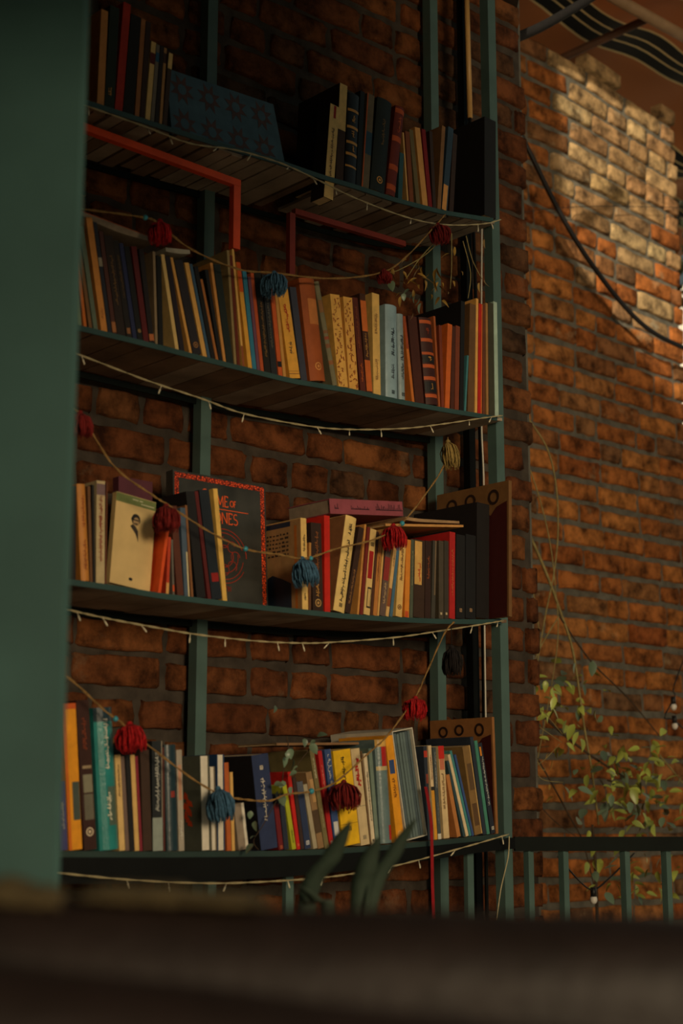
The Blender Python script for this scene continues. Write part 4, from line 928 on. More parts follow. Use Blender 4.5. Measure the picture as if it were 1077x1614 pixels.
b.build('title_lettering', paint((50, 24, 34)), cv)
lying('lying_magazine', (608, 829), (731, 831), -.012, .0055, .15, (206, 150, 84), 'thin orange-edged magazine lying flat above the tilted books, third shelf', 'magazine')
ua, za = hit(640, 822, -.014); ub, zb = hit(725, 825.5, -.014)
g = empty('open_booklet', face_matrix(ua, -.014, za, math.atan2(zb - za, ub - ua), 0)); tag(g, 'curled brownish booklet lying above the thin orange-edged magazine, third shelf', 'booklet')
b = MB(); Lb = ub - ua
for i in range(14):
    q = []
    for t in (i / 14, (i + 1) / 14):
        zz = .003 * max(0, 1 - t * 3.2) ** 1.6 + .0006; th = .0075 - .002 * t
        q.append((Lb * t, zz, th))
    for (yy0, yy1) in ((0, .14),):
        (x0, a0, t0), (x1, a1, t1) = q
        b.add([(x0, yy0, a0), (x1, yy0, a1), (x1, yy1, a1), (x0, yy1, a0), (x0, yy0, a0 + t0), (x1, yy0, a1 + t1), (x1, yy1, a1 + t1), (x0, yy1, a0 + t0)], [(0, 3, 2, 1), (4, 5, 6, 7), (0, 1, 5, 4), (2, 3, 7, 6)] + ([(3, 0, 4, 7)] if i == 0 else []) + ([(1, 2, 6, 5)] if i == 13 else []))
b.build('page_block', mat('brown_paper', (168, 134, 96), .85, .2, 60), g)
b = MB(); b.box(0.02, Lb, 0.0, .14, 0., .0005); b.build('back_cover', paint((120, 84, 60)), g)
def sagging(name, pa, pb, v, D, sag, T, m1, m2, label):
    (xa, ya), (xb, yb) = pa, pb; ua, za = hit(xa, ya, v); ub, zb = hit(xb, yb, v)
    g = empty(name, face_matrix(ua, v, za, math.atan2(zb - za, ub - ua), 0)); tag(g, label, 'magazine'); L = math.hypot(ub - ua, zb - za)
    for (nm, o0, o1, mm) in (('pages', 0, T, m1), ('cover', T, T + .0018, m2)):
        b = MB(); n = 14
        for i in range(n):
            q = []
            for t in (i / n, (i + 1) / n): q.append((L * t, -sag * math.sin(math.pi * t)))
            (x0, a0), (x1, a1) = q; s0 = 1 if nm == 'pages' else 0
            b.add([(x0, 0, a0 * s0 + o0), (x1, 0, a1 * s0 + o0), (x1, D, a1 * s0 + o0), (x0, D, a0 * s0 + o0), (x0, 0, o1), (x1, 0, o1), (x1, D, o1), (x0, D, o1)], [(0, 3, 2, 1), (4, 5, 6, 7), (0, 1, 5, 4), (2, 3, 7, 6)] + ([(3, 0, 4, 7)] if i == 0 else []) + ([(1, 2, 6, 5)] if i == n - 1 else []))
        b.build(nm, mm, g)
sagging('lying_magazine', (118, 334), (246, 382), -.02, .13, .008, .006, mat('grey_paper', (150, 132, 112), .9, .15, 60), mat('orange_cover', (176, 84, 40), .6, .2, 40), 'grey magazine with orange cover lying on books under the red reflection bar, second shelf')
sagging('lying_magazine', (262, 396), (300, 400), -.012, .09, .002, .006, mat('pale_paper', (176, 168, 150), .9, .1, 60), mat('pale_paper', (176, 168, 150), .9, .1, 60), 'small pale booklet lying on the leaning cream books, second shelf')
# low papers lying on the bottom shelf books
for (pa, pb, col, lab) in (((404, 1190), (436, 1189.5), (150, 110, 70), None),): pass
g, cv, L = lying('lying_folder', (436, 1175), (566, 1173.5), -.05, .005, .13, (140, 104, 70), 'flat brown folder lying on the tall books of the bottom shelf', 'folder')
# --- reflections of a red frame, built as solid square pipes
def reflection_bars(pts, v, w, m, label):
    q = [H3(x, y, v) for x, y in pts]; g = empty('red_reflection', loc=q[1]); tag(g, label, 'pipe'); bpy.context.view_layer.update()
    b = MB(); d = (q[1] - q[0]); d.z = 0; d = q[1] - q[0]
    b.obox(q[0], d, -NV * w, -ZUP * w); under(b.build('horizontal_run', m), g)
    dn = q[2] - q[1]; dn.x = dn.y = 0
    b = MB(); b.obox(q[1] - ZUP * (w + .0002), -DV * w * 1.2, -NV * w, dn); under(b.build('down_run', m), g)
zr = hit(378, 284, -.05)[1]
xl_ = 20; ul_ = hit(xl_, 150, -.05)[0]
import_y = proj(ul_, -.05, zr + .012)[1]
reflection_bars([(xl_, import_y), (380, 284), (380, 383)], -.05, .0155, mat('reflection_red', (236, 84, 34), .35, .15, 20), 'bright red frame reflection built as a pipe, running under the top shelf and bending down')
reflection_bars([(640, 380), (466, 328), (466, 426)], -.05, .013, mat('reflection_red_brown', (128, 44, 26), .45, .2, 20), 'dull red-brown frame reflection built as a pipe under the right half of the top shelf')
# ================================================================== STRINGS OF LIGHTS AND TASSEL GARLANDS
def polyline_px(pts, v): return [H3(x, y, vv if (len_ := 1) and (vv := (v if not isinstance(v, (list, tuple)) else v[i])) is not None else v) for i, (x, y) in enumerate(pts)]
BULB = None
def light_string(pts, v, nb, label, seed):
    global BULB
    r = random.Random(seed); p = smooth_pts([H3(x, y, v) for x, y in pts], 8)
    g = empty('string_lights', loc=p[0]); tag(g, label, 'string lights', 'fairy light strings under the shelves'); bpy.context.view_layer.update()
    b = MB()
    for ph in (0, math.pi):
        q = [pt + (NV * math.cos(i * 1.1 + ph) + ZUP * math.sin(i * 1.1 + ph)) * .0011 for i, pt in enumerate(p)]
        b.tube(q, .0010, 5)
    under(b.build('cord', M_CORD, None, True), g)
    if BULB is None:
        bb = MB(); bb.tube([(0, 0, 0), (0, 0, -.008), (0, 0, -.0082), (0, 0, -.017), (0, 0, -.0185)], [.0008, .0009, .0017, .0016, .0006], 6); t = bb.build('bulb', M_BULB, None, True); BULB = t.data; bpy.data.objects.remove(t)
    for k in range(nb):
        i = int((k + .5 + r.uniform(-.25, .25)) / nb * (len(p) - 1)); o = link_mesh('bulb', BULB)
        o.matrix_world = Matrix.Translation(p[i]) @ Matrix.Rotation(r.uniform(-.8, .8), 4, NV) @ Matrix.Rotation(r.uniform(-.4, .4), 4, DV); under(o, g) if False else None
        mw = o.matrix_world.copy(); o.parent = g; o.matrix_parent_inverse = g.matrix_world.inverted(); o.matrix_world = mw
light_string([(60, 140), (140, 168), (230, 200), (300, 226), (370, 236), (440, 256), (500, 283), (560, 312), (640, 342), (700, 354), (760, 353), (790, 346)], .012, 14, 'twisted fairy light cord looped along the top shelf edge', 1)
light_string([(60, 535), (117, 556), (230, 599), (320, 629), (385, 652), (490, 672), (560, 677), (640, 675), (700, 668), (760, 659), (792, 655)], .012, 11, 'twisted fairy light cord sagging below the second shelf', 2)
light_string([(60, 950), (107, 961), (170, 975), (240, 988), (310, 1000), (400, 1010), (470, 1013.5), (520, 1012.5), (620, 1005), (690, 995), (760, 984), (794, 978)], .012, 13, 'twisted fairy light cord sagging below the third shelf', 3)
light_string([(60, 1370), (95, 1376), (200, 1386), (330, 1392), (430, 1389), (520, 1382), (590, 1371), (650, 1358), (740, 1333), (802, 1315)], .014, 12, 'twisted fairy light cord sagging in front of the lowest apron', 4)
def tassel_mesh(seed, length, width, n=150):
    r = random.Random(seed); b = MB(); b.ball((0, 0, -.004), .006, 8, 6)
    for i in range(n):
        a = r.uniform(0, 2 * math.pi); w = width / 2 * math.sqrt(r.uniform(.02, 1)); L = length * r.uniform(.72, 1.05); rr = r.uniform(.0011, .0017)
        pts = []
        for t in (0, .25, .55, .8, 1.):
            sp = w * min(1., (t / .35) ** .7) * (1.12 if t < .9 else 1.)
            pts.append((sp * math.cos(a) + r.uniform(-.0015, .0015), sp * math.sin(a) + r.uniform(-.0015, .0015), -.003 - L * t + (.0)))
        b.tube(pts, [rr * .8, rr, rr, rr, rr * .6], 4)
    return b
def garland(pts, v, items, label, seed):
    p = smooth_pts([H3(x, y, vv) for (x, y), vv in zip(pts, v if isinstance(v, list) else [v] * len(pts))], 8)
    g = empty('tassel_garland', loc=p[0]); tag(g, label, 'garland', 'tassel garlands on the bookcase'); bpy.context.view_layer.update()
    b = MB()
    for ph in (0, math.pi):
        b.tube([pt + (NV * math.cos(i * .9 + ph) + ZUP * math.sin(i * .9 + ph)) * .0012 for i, pt in enumerate(p)], .0013, 5)
    under(b.build('twine', M_ROPE, None, True), g)
    for k, (x, y, kind, L, Wd, vv) in enumerate(items):
        c = H3(x, y, vv)
        if kind == 'bead':
            b = MB(); b.ball((0, 0, 0), L, 12, 8); o = b.build('bead', M_BEAD, None, True)
        else:
            b = tassel_mesh(seed * 10 + k, L, Wd); o = b.build('tassel', kind, None, True)
            o.rotation_euler = (random.Random(seed + k).uniform(-.15, .15), random.Random(seed + k + 9).uniform(-.2, .2), 0)
        o.location = c; bpy.context.view_layer.update(); under(o, g)
        mw = o.matrix_world.copy()
VG = .04
garland([(60, 322), (150, 332), (228, 343), (250, 352), (300, 392), (375, 424), (430, 430), (520, 439), (600, 430), (640, 405), (686, 356), (702, 338)], VG,
        [(229, 343, 'bead', .0055, 0, VG), (252, 346, M_RED, .046, .042, VG), (432, 428, M_BLUE, .05, .05, VG), (605, 425, M_DRED, .028, .03, VG), (690, 352, M_DRED, .045, .046, VG)],
        'twine garland with red and blue tassels draped above the second shelf', 1)
garland([(60, 620), (105, 640), (128, 655), (180, 735), (240, 780), (265, 796), (330, 838), (386, 865), (440, 874), (482, 880), (530, 865), (590, 850), (630, 828), (670, 780), (700, 733), (706, 690)], VG,
        [(126, 648, M_DRED, .045, .045, VG), (262, 795, M_DRED, .05, .05, VG), (387, 865, 'bead', .0055, 0, VG), (476, 878, M_BLUE, .058, .05, VG), (490, 880, 'bead', .005, 0, VG), (620, 826, M_RED, .052, .05, VG), (634, 825, 'bead', .006, 0, VG), (706, 694, M_STRAW, .062, .038, VG)],
        'twine garland with red, blue and straw tassels draped across the third shelf', 2)
garland([(60, 1040), (110, 1070), (165, 1120), (188, 1136), (215, 1160), (300, 1225), (348, 1252), (385, 1260), (425, 1262), (452, 1252), (492, 1247), (530, 1232), (580, 1188), (612, 1158), (655, 1098), (672, 1062), (700, 1000), (716, 980)], VG,
        [(182, 1133, 'bead', .0055, 0, VG), (204, 1138, M_RED, .052, .052, VG), (343, 1240, M_BLUE, .062, .05, VG), (491, 1247, 'bead', .006, 0, VG), (542, 1230, M_DRED, .056, .06, VG), (655, 1098, M_RED, .046, .05, VG)],
        'twine garland with red and blue tassels draped across the bottom shelf', 3)
b = tassel_mesh(77, .062, .042); b.tube([(0, 0, 0), (0, 0, .045)], .001, 5); o = b.build('hanging_tassel', M_BLKYARN, None, True); o.location = H3(712, 1018, .045); tag(o, 'black tassel hanging under the right end of the third shelf', 'tassel')
# red ribbon over the bottom shelf edge
b = MB(); pts = [(671, 1240), (676, 1268), (680, 1300), (681, 1345), (682, 1400), (684, 1452)]; rp_ = smooth_pts([H3(x, y, .02) for x, y in pts], 5)
for i in range(len(rp_) - 1):
    w = .0045
    b.add([rp_[i] - DV * w, rp_[i] + DV * w, rp_[i + 1] + DV * w, rp_[i + 1] - DV * w, rp_[i] - DV * w + NV * .0006, rp_[i] + DV * w + NV * .0006, rp_[i + 1] + DV * w + NV * .0006, rp_[i + 1] - DV * w + NV * .0006], [(0, 1, 2, 3), (4, 7, 6, 5), (0, 4, 5, 1), (3, 2, 6, 7), (0, 3, 7, 4), (1, 5, 6, 2)])
tag(b.build('ribbon', mat('red_satin', (150, 20, 24), .5, .2, 60)), 'dark red ribbon hanging over the bottom shelf edge', 'ribbon')
# ================================================================== PIPES, CABLES, RAILING
def tube_thing(name, pts, r, m, label, cat, n=8, sm=6):
    b = MB(); b.tube(smooth_pts(pts, sm), r, n); return tag(b.build(name, m, None, True), label, cat)
pa = H3(735, -30, VA + .06); pb = H3(741, 186, VA + .06); pb.x, pb.y = pa.x + (pb.x - pa.x), pa.y + (pb.y - pa.y)
g = empty('conduit_pole', loc=H3(763, 1250, VA + .06)); tag(g, 'thin tan pole with a dark lower length standing beside the bookcase posts', 'pole'); bpy.context.view_layer.update()
b = MB(); b.tube([pa, pb], .0075, 10); under(b.build('bamboo_length', mat('bamboo', (206, 160, 96), .35, .12, 20), None, True), g)
b = MB(); b.tube([pb - ZUP * .0005, H3(757, 690, VA + .06), H3(766, 1330, VA + .06), P(hit(767, 1400, VA + .06)[0], VA + .06, .0)], .0045, 8); under(b.build('lower_length', M_BLACKM, None, True), g)
tube_thing('white_wire', [H3(760, 330, VA + .075), H3(759, 500, VA + .075), H3(759, 660, VA + .075), H3(763, 770, VA + .075), H3(764, 985, VA + .075), H3(766, 1140, VA + .075)], .0022, mat('white_cable', (206, 200, 184), .4, .06, 40), 'thin pale cable running down beside the dark pole', 'cable')
tube_thing('black_cable', [H3(792, 58, VB + .12), H3(789, 85, VB + .12), H3(795, 130, VB + .12), H3(812, 190, VB + .12), H3(846, 262, VB + .12), H3(880, 330, VB + .11), H3(925, 405, VB + .11), H3(985, 483, VB + .1), H3(1035, 527, VB + .1), H3(1110, 562, VB + .09)], .0088, mat('black_rubber', (30, 28, 28), .45, .2, 20), 'thick black cable drooping diagonally across the right brick wall', 'cable', 10)
tube_thing('branch', [H3(782, 82, -.4), H3(800, 66, -.4), H3(850, 44, -.4), H3(900, 16, -.4), H3(945, -12, -.4)], [.015] * 25, mat('dark_bark', (22, 17, 15), .9, .3, 40, .4), 'dark crooked pole sticking out from the post at the top', 'pole')
tube_thing('thin_wire', [H3(800, 338, VB + .03), H3(830, 334, VB + .03), H3(880, 328, VB + .03), H3(960, 325, VB + .03), H3(1090, 328, VB + .03)], .0014, mat('black_rubber', (30, 28, 28), .45, .2, 20), 'thin black wire crossing the right brick wall', 'wire')
ZR = 3.58
def RZ(px, py, dz=0): return atZ(px, py, ZR + dz)
g = empty('railing', loc=Vector((RZ(940, 1320).x, RZ(940, 1320).y, 0))); tag(g, 'low green metal railing with square bars right of the bookcase', 'railing'); bpy.context.view_layer.update()
r0 = RZ(812, 1319); r1 = RZ(1180, 1319); r1.z = r0.z
b = MB(); b.obox(r0 - ZUP * .032, r1 - r0, Vector((0, .03, 0)), ZUP * .032); under(b.build('top_rail', M_DKGREEN), g)
for px in (833, 888, 985, 1050, 1112):
    p = RZ(px, 1400); w = .0165; a = R(38); ax = Vector((math.cos(a), math.sin(a), 0)) * w; ay = Vector((-math.sin(a), math.cos(a), 0)) * w
    b = MB(); b.obox(Vector((p.x, r0.y + .004, 0)), ax, ay, ZUP * (r0.z - .0325)); under(b.build('bar', M_GREEN), g)
b = MB(); b.obox(Vector((r0.x, r0.y + .002, .08)), r1 - r0, Vector((0, .003, 0)), ZUP * .03); under(b.build('bottom_rail', M_DKGREEN), g)
# pale flex hanging from the shelf end
tube_thing('pale_flex', [H3(803, 1318, .03), H3(801, 1352, .03), H3(790, 1400, .03), H3(783, 1450, .03)], .0014, M_CORD, 'thin pale flex dangling at the right end of the bottom shelf', 'cable', 6)
# ================================================================== AWNING BEYOND THE WALL
def awning():
    z0 = ZB_TOP + .12; nu, nv = 60, 40; v = []; f = []; uvs = []
    for j in range(nv + 1):
        for i in range(nu + 1):
            u = U_CORNER - .6 + 4.2 * i / nu; w = VB + .55 - 2.9 * j / nv
            fold = .035 * math.sin(u * 6.3 + .8) * math.sin(w * 1.4 + 1) + .02 * math.sin(u * 11 + w * 2)
            v.append(P(u, w, z0 + .10 * (j / nv) * 2.3 * 0 + fold + .03 * math.sin(w * 5)))
    for j in range(nv):
        for i in range(nu): a = j * (nu + 1) + i; f.append((a, a + 1, a + nu + 2, a + nu + 1))
    m, N, L, bs = nt('striped_canvas')
    geo = N.new('ShaderNodeNewGeometry'); dot = N.new('ShaderNodeVectorMath'); dot.operation = 'DOT_PRODUCT'; dot.inputs[1].default_value = NV
    L.new(geo.outputs['Position'], dot.inputs[0])
    n = N.new('ShaderNodeTexNoise'); n.inputs['Scale'].default_value = 1.6; n.inputs['Detail'].default_value = 1; L.new(geo.outputs['Position'], n.inputs['Vector'])
    ad = N.new('ShaderNodeMath'); ad.operation = 'MULTIPLY_ADD'; ad.inputs[1].default_value = .13; L.new(n.outputs['Fac'], ad.inputs[0]); of = N.new('ShaderNodeMath'); of.operation = 'ADD'; of.inputs[1].default_value = .15; L.new(dot.outputs['Value'], of.inputs[0]); L.new(of.outputs[0], ad.inputs[2])
    md = N.new('ShaderNodeMath'); md.operation = 'PINGPONG'; md.inputs[1].default_value = .23; L.new(ad.outputs[0], md.inputs[0])
    mr = N.new('ShaderNodeMath'); mr.operation = 'DIVIDE'; mr.inputs[1].default_value = .23; L.new(md.outputs[0], mr.inputs[0])
    rp = N.new('ShaderNodeValToRGB'); rp.color_ramp.interpolation = 'CONSTANT'; e = rp.color_ramp.elements
    br, bk_, cr = lin((190, 116, 66)) + (1,), lin((24, 24, 22)) + (1,), lin((236, 208, 150)) + (1,)
    e[0].position = 0; e[0].color = bk_; e[1].position = .08; e[1].color = cr
    for pos, c in ((.12, bk_), (.34, cr), (.39, br)): q = e.new(pos); q.color = c
    L.new(mr.outputs[0], rp.inputs[0]); L.new(rp.outputs[0], bs.inputs['Base Color']); bs.inputs['Roughness'].default_value = .9
    g = empty('awning', loc=P(U_CORNER + 1, VB - .5, z0)); tag(g, 'brown awning with wavy black and cream stripes above the right wall', 'awning'); bpy.context.view_layer.update()
    under(mesh_obj('canvas', v, f, m, None, True), g)
    mp = mat('tan_pipe', (150, 122, 92), .5, .15, 20)
    b = MB(); b.tube([P(U_CORNER - .2, VB + .27, z0 - .07), P(U_CORNER + 3., VB + .27, z0 - .07)], .022, 10); under(b.build('frame_pipe', mp, None, True), g)
    b = MB(); b.tube([P(U_CORNER + 1.3, VB + .25, z0 - .045), P(U_CORNER + 1.3, VB - 1.2, z0 - .045)], .016, 8); under(b.build('cross_pipe', mat('brown_pipe', (92, 62, 44), .6, .15, 20), None, True), g)
    b = MB(); q0, q1 = P(U_CORNER + 3.4, VB - 1.5, 0), P(U_CORNER + 3.4, VB - 1.5, z0); b.tube([q0, q1], .03, 10); under(b.build('support_post', mp, None, True), g)
awning()
# ================================================================== PLANTS
def leaf_mesh(name, m, L, Wd, fold=.25, curl=.25, n=6):
    v = []; f = []
    for i in range(n + 1):
        t = i / n; w = Wd / 2 * (math.sin(math.pi * min(1, t ** .75)) ** .8 if 0 < t < 1 else .02); x = L * t; z = -curl * L * t * t
        v += [(x, -w, z + fold * w), (x, 0, z), (x, w, z + fold * w)]
    for i in range(n):
        a = i * 3; f += [(a, a + 3, a + 4, a + 1), (a + 1, a + 4, a + 5, a + 2)]
    me = bpy.data.meshes.new(name); me.from_pydata(v, [], f)
    for p in me.polygons: p.use_smooth = True
    me.materials.append(m); return me
def leaf_mat(name, col, tr=.3):
    m, N, L, b = nt(name); oi = N.new('ShaderNodeObjectInfo'); hs = N.new('ShaderNodeHueSaturation'); hs.inputs['Color'].default_value = lin(col) + (1,)
    mr = N.new('ShaderNodeMapRange'); mr.inputs[3].default_value = .55; mr.inputs[4].default_value = 1.35; L.new(oi.outputs['Random'], mr.inputs[0]); L.new(mr.outputs[0], hs.inputs['Value'])
    L.new(hs.outputs[0], b.inputs['Base Color']); b.inputs['Roughness'].default_value = .38; b.inputs['Specular IOR Level'].default_value = .6
    return m
ML_G = leaf_mat('green_leaf', (168, 180, 84)); ML_D = leaf_mat('dark_leaf', (110, 132, 108)); ML_Y = leaf_mat('dry_leaf', (168, 132, 62)); ML_B = leaf_mat('backlit_leaf', (60, 66, 40))
LG = [leaf_mesh('leaf', ML_G, .034, .017), leaf_mesh('leaf', ML_G, .028, .015, .35, .5), leaf_mesh('leaf', ML_D, .032, .017, .2, .1)]
LY = [leaf_mesh('leaf', ML_Y, .026, .007, .5, .4), leaf_mesh('leaf', ML_Y, .018, .006, .6, .8)]
LI = [leaf_mesh('leaf', ML_D, .02, .014, .25, .3), leaf_mesh('leaf', ML_D, .016, .012, .25, .5)]
M_STEM = mat('vine_stem', (150, 134, 84), .8, .3, 60); M_STEMD = mat('dark_stem', (70, 54, 38), .85, .3, 60)
def place_leaf(meshes, c, r, par, sc=1., name='leaf', droop=0.):
    o = link_mesh(name, r.choice(meshes)); e = (r.uniform(-.9, .9), r.uniform(-.9, 1.2) + droop, r.uniform(0, 6.28)); s_ = sc * r.uniform(.75, 1.25)
    from mathutils import Euler
    mw = Matrix.Translation(c) @ Euler(e).to_matrix().to_4x4() @ Matrix.Scale(s_, 4)
    o.parent = par; o.matrix_parent_inverse = par.matrix_world.inverted(); o.matrix_world = mw; return o
def plant(name, label, base, stems, leaves, seed, cat='plant'):
    r = random.Random(seed); g = empty(name, loc=base); tag(g, label, cat); bpy.context.view_layer.update()
    for (pts, rad, m) in stems:
        p = smooth_pts(pts, 7); b = MB(); b.tube(p, [rad * 1.35 * (1 - .4 * i / len(p)) for i in range(len(p))], 5); under(b.build('stem', m, None, True), g)
    for (meshes, c, sc, dr) in leaves: place_leaf(meshes, c, r, g, sc, droop=dr)
    return g
rv = random.Random(21)
def vpx(lst, v): return [H3(x, y, v + rv.uniform(-.015, .015)) for x, y in lst]
VV = VB + .22
stems = [([H3(x, y, VV) for x, y in l], r_, m_) for l, r_, m_ in (
    ([(795, 520), (815, 590), (824, 640), (818, 700), (806, 760), (800, 900)], .0014, M_STEM),
    ([(797, 600), (830, 655), (862, 705), (876, 760), (880, 830), (874, 900), (858, 980), (842, 1080), (828, 1190)], .0026, M_STEM),
    ([(797, 650), (828, 720), (852, 790), (868, 860), (876, 930), (880, 1000), (868, 1090), (845, 1210)], .0020, M_STEM),
    ([(806, 790), (838, 850), (862, 905), (884, 965), (902, 1020), (912, 1080), (922, 1150), (934, 1220), (944, 1300)], .0042, M_STEM),
    ([(808, 835), (830, 890), (842, 940), (850, 1000), (846, 1060), (832, 1140), (820, 1230)], .0018, M_STEM),
    ([(882, 970), (850, 1025), (822, 1100), (806, 1180)], .0018, M_STEM),
    ([(805, 1060), (840, 1110), (880, 1150), (930, 1190), (985, 1225)], .0042, M_STEMD),
    ([(806, 1000), (830, 960), (838, 930)], .0014, M_STEM),
    ([(880, 968), (930, 1040), (990, 1100), (1040, 1160)], .0024, M_STEMD),
    ([(802, 1130), (850, 1200), (900, 1290), (920, 1330), (940, 1410)], .0024, M_STEMD),
    ([(1040, 1190), (1090, 1250)], .0024, M_STEM),
    ([(803, 1180), (830, 1240), (870, 1290), (910, 1320)], .0016, M_STEMD))]
lv = []
for i in range(270):
    t = rv.random()
    if t < .62: x, y = rv.gauss(1008, 46), rv.gauss(1240, 42)
    elif t < .85: x, y = rv.gauss(885, 34), rv.gauss(1110, 45)
    else: x, y = rv.uniform(925, 1075), rv.uniform(1330, 1420)
    if x < 815 or x > 1110 or y < 1040: continue
    lv.append((LG, H3(x, y, VV + rv.uniform(-.05, .2)), 1.3, .2))
for i in range(16): lv.append((LY, H3(rv.uniform(806, 880), rv.uniform(1070, 1300), VV + rv.uniform(-.05, .1)), 1.3, .8))
plant('climbing_vine', 'straggling green vine with bare stems climbing the right brick wall', P(hit(940, 1400, VV)[0], VV, 0), stems + [([P(hit(940, 1400, VV)[0], VV, 0), H3(940, 1400, VV), H3(934, 1300, VV)], .005, M_STEMD)], lv, 31)
# bare twigs tangled beside the post
tw = []
for i in range(16):
    x, y = rv.uniform(798, 820), rv.uniform(1080, 1290); q = [(x, y)]
    for k in range(3): q.append((q[-1][0] + rv.uniform(-12, 34), q[-1][1] + rv.uniform(-40, 40)))
    tw.append(([H3(a, c, VV + .3) for a, c in q], .0011, M_STEM))
plant('dry_twigs', 'tangle of dry twigs between the bookcase post and the vine', H3(815, 1290, VV + .3), tw, [], 33, 'twigs')
# trailing ivy in front of the bottom shelf books
iv = [([H3(x, y, .012) for x, y in ((452, 1160), (455, 1185), (447, 1215), (444, 1245), (436, 1262))], .0009, M_STEMD), ([H3(x, y, .012) for x, y in ((490, 1165), (488, 1180), (470, 1205), (462, 1235))], .0009, M_STEMD), ([H3(x, y, .012) for x, y in ((436, 1262), (415, 1300), (400, 1325), (408, 1340))], .0008, M_STEMD)]
pos = [(452, 1185), (458, 1180), (448, 1193), (462, 1196), (470, 1208), (468, 1216), (432, 1236), (450, 1232), (460, 1240), (438, 1246), (442, 1262), (444, 1255), (490, 1172), (497, 1166), (480, 1164), (402, 1294), (404, 1318), (399, 1330), (395, 1278), (434, 1112), (500, 1160)]
plant('trailing_ivy', 'thin trailing ivy hanging in front of the navy and lime books', H3(452, 1160, .012), iv, [(LI, H3(x, y, .016 + rv.uniform(0, .02)), 1., .4) for x, y in pos], 35)
# dried herbs hung under the top shelf
hb = [([H3(x, y, .014) for x, y in l], .0012, M_STEM) for l in (((690, 366), (682, 384), (660, 410), (640, 440)), ((712, 368), (712, 420), (710, 455)), ((735, 372), (745, 410), (760, 440)), ((700, 372), (670, 402), (630, 425), (610, 430)), ((730, 380), (742, 430), (738, 470)))]
plant('dried_herbs', 'bunch of dried stems and leaves hanging under the top shelf', H3(705, 352, .014), hb, [(LY if rv.random() < .6 else LI, H3(rv.uniform(612, 700), rv.gauss(440, 20), .016 + rv.uniform(-.006, .004)), 1.05, .9) for i in range(38)] + [(LY, H3(rv.uniform(690, 770), rv.uniform(375, 460), .014), .9, .9) for i in range(12)], 37, 'dried plant')
# sword-leaved plant in a tall planter behind the bench
ZS = 2.25
pc = atZ(560, 1500, ZS + .05)
g = empty('snake_plant', loc=Vector((pc.x, pc.y, 0))); tag(g, 'sword-leaved plant rising in front of the bottom shelf', 'plant'); bpy.context.view_layer.update()
b = MB(); n = 20; prof = [(.0, 0), (.11, 0), (.15, .62), (.155, .66), (.14, .66), (.135, .60), (0, .60)]
for i in range(n):
    for (r_, z_) in prof: b.v.append(Vector((pc.x + r_ * math.cos(2 * math.pi * i / n), pc.y + r_ * math.sin(2 * math.pi * i / n), z_)))
m_ = len(prof)
for i in range(n):
    for j in range(m_ - 1): b.f.append((i * m_ + j, ((i + 1) % n) * m_ + j, ((i + 1) % n) * m_ + j + 1, i * m_ + j + 1))
under(b.build('planter', mat('grey_planter', (92, 88, 80), .8, .2, 20), None, True), g)
ML_S = mat('sword_leaf', (62, 76, 66), .35, .25, 14)
for (tip, mid, base, w) in (((553, 1293), (524, 1348), (482, 1450), .031), ((598, 1318), (578, 1366), (566, 1455), .032), ((656, 1290), (624, 1340), (580, 1455), .024), ((470, 1395), (500, 1420), (520, 1460), .022)):
    p0 = Vector((pc.x + (base[0] - 560) * .0006, pc.y, .605)); pts = smooth_pts([p0, atZ(base[0], base[1], ZS), atZ(mid[0], mid[1], ZS - .02), atZ(tip[0], tip[1], ZS - .05)], 8); b = MB(); L_ = len(pts)
    for i, p in enumerate(pts):
        t = i / (L_ - 1); ww = w / 2 * (.55 + .9 * t if t < .5 else 1.) * (1 - max(0, (t - .62) / .38) ** 1.5); ww = max(ww, .0006)
        b.v += [p + Vector((-ww, -.25 * ww, 0)), p + Vector((0, .25 * ww, 0)), p + Vector((ww, -.25 * ww, 0)), p + Vector((0, .25 * ww + .003, 0))]
    for i in range(L_ - 1):
        a = i * 4
        for j in range(4): b.f.append((a + j, a + (j + 1) % 4, a + 4 + (j + 1) % 4, a + 4 + j))
    under(b.build('leaf', ML_S, None, True), g)
# festoon bulbs along the wall
def festoon(pts, bulbs, v, label):
    p = smooth_pts([H3(x, y, v) for x, y in pts], 6); g = empty('festoon_lights', loc=p[0]); tag(g, label, 'string lights'); bpy.context.view_layer.update()
    b = MB(); b.tube(p, .0025, 6); under(b.build('cable', mat('black_rubber', (30, 28, 28), .45, .2, 20), None, True), g)
    for (x, y) in bulbs:
        c = H3(x, y, v); b = MB(); b.tube([c + ZUP * .034, c + ZUP * .008], .0085, 8); so = under(b.build('socket', mat('black_rubber', (30, 28, 28), .45, .2, 20), None, True), g)
        b = MB(); b.ball(c, .011, 10, 8, 1.15); under(b.build('globe', mat('opal_glass', (230, 224, 214), .15, .03, 30), None, True), g)
festoon([(1090, 1010), (1063, 1080), (1064, 1098), (1048, 1130), (1062, 1135), (1090, 1160)], [(1062, 1114), (1064, 1144)], VV + .05, 'black festoon cable with two white globes on the right wall')
festoon([(880, 1350), (915, 1390), (936, 1402), (960, 1385), (1000, 1345)], [(936, 1418)], VV + .32, 'dark festoon cable with one white globe below the railing')
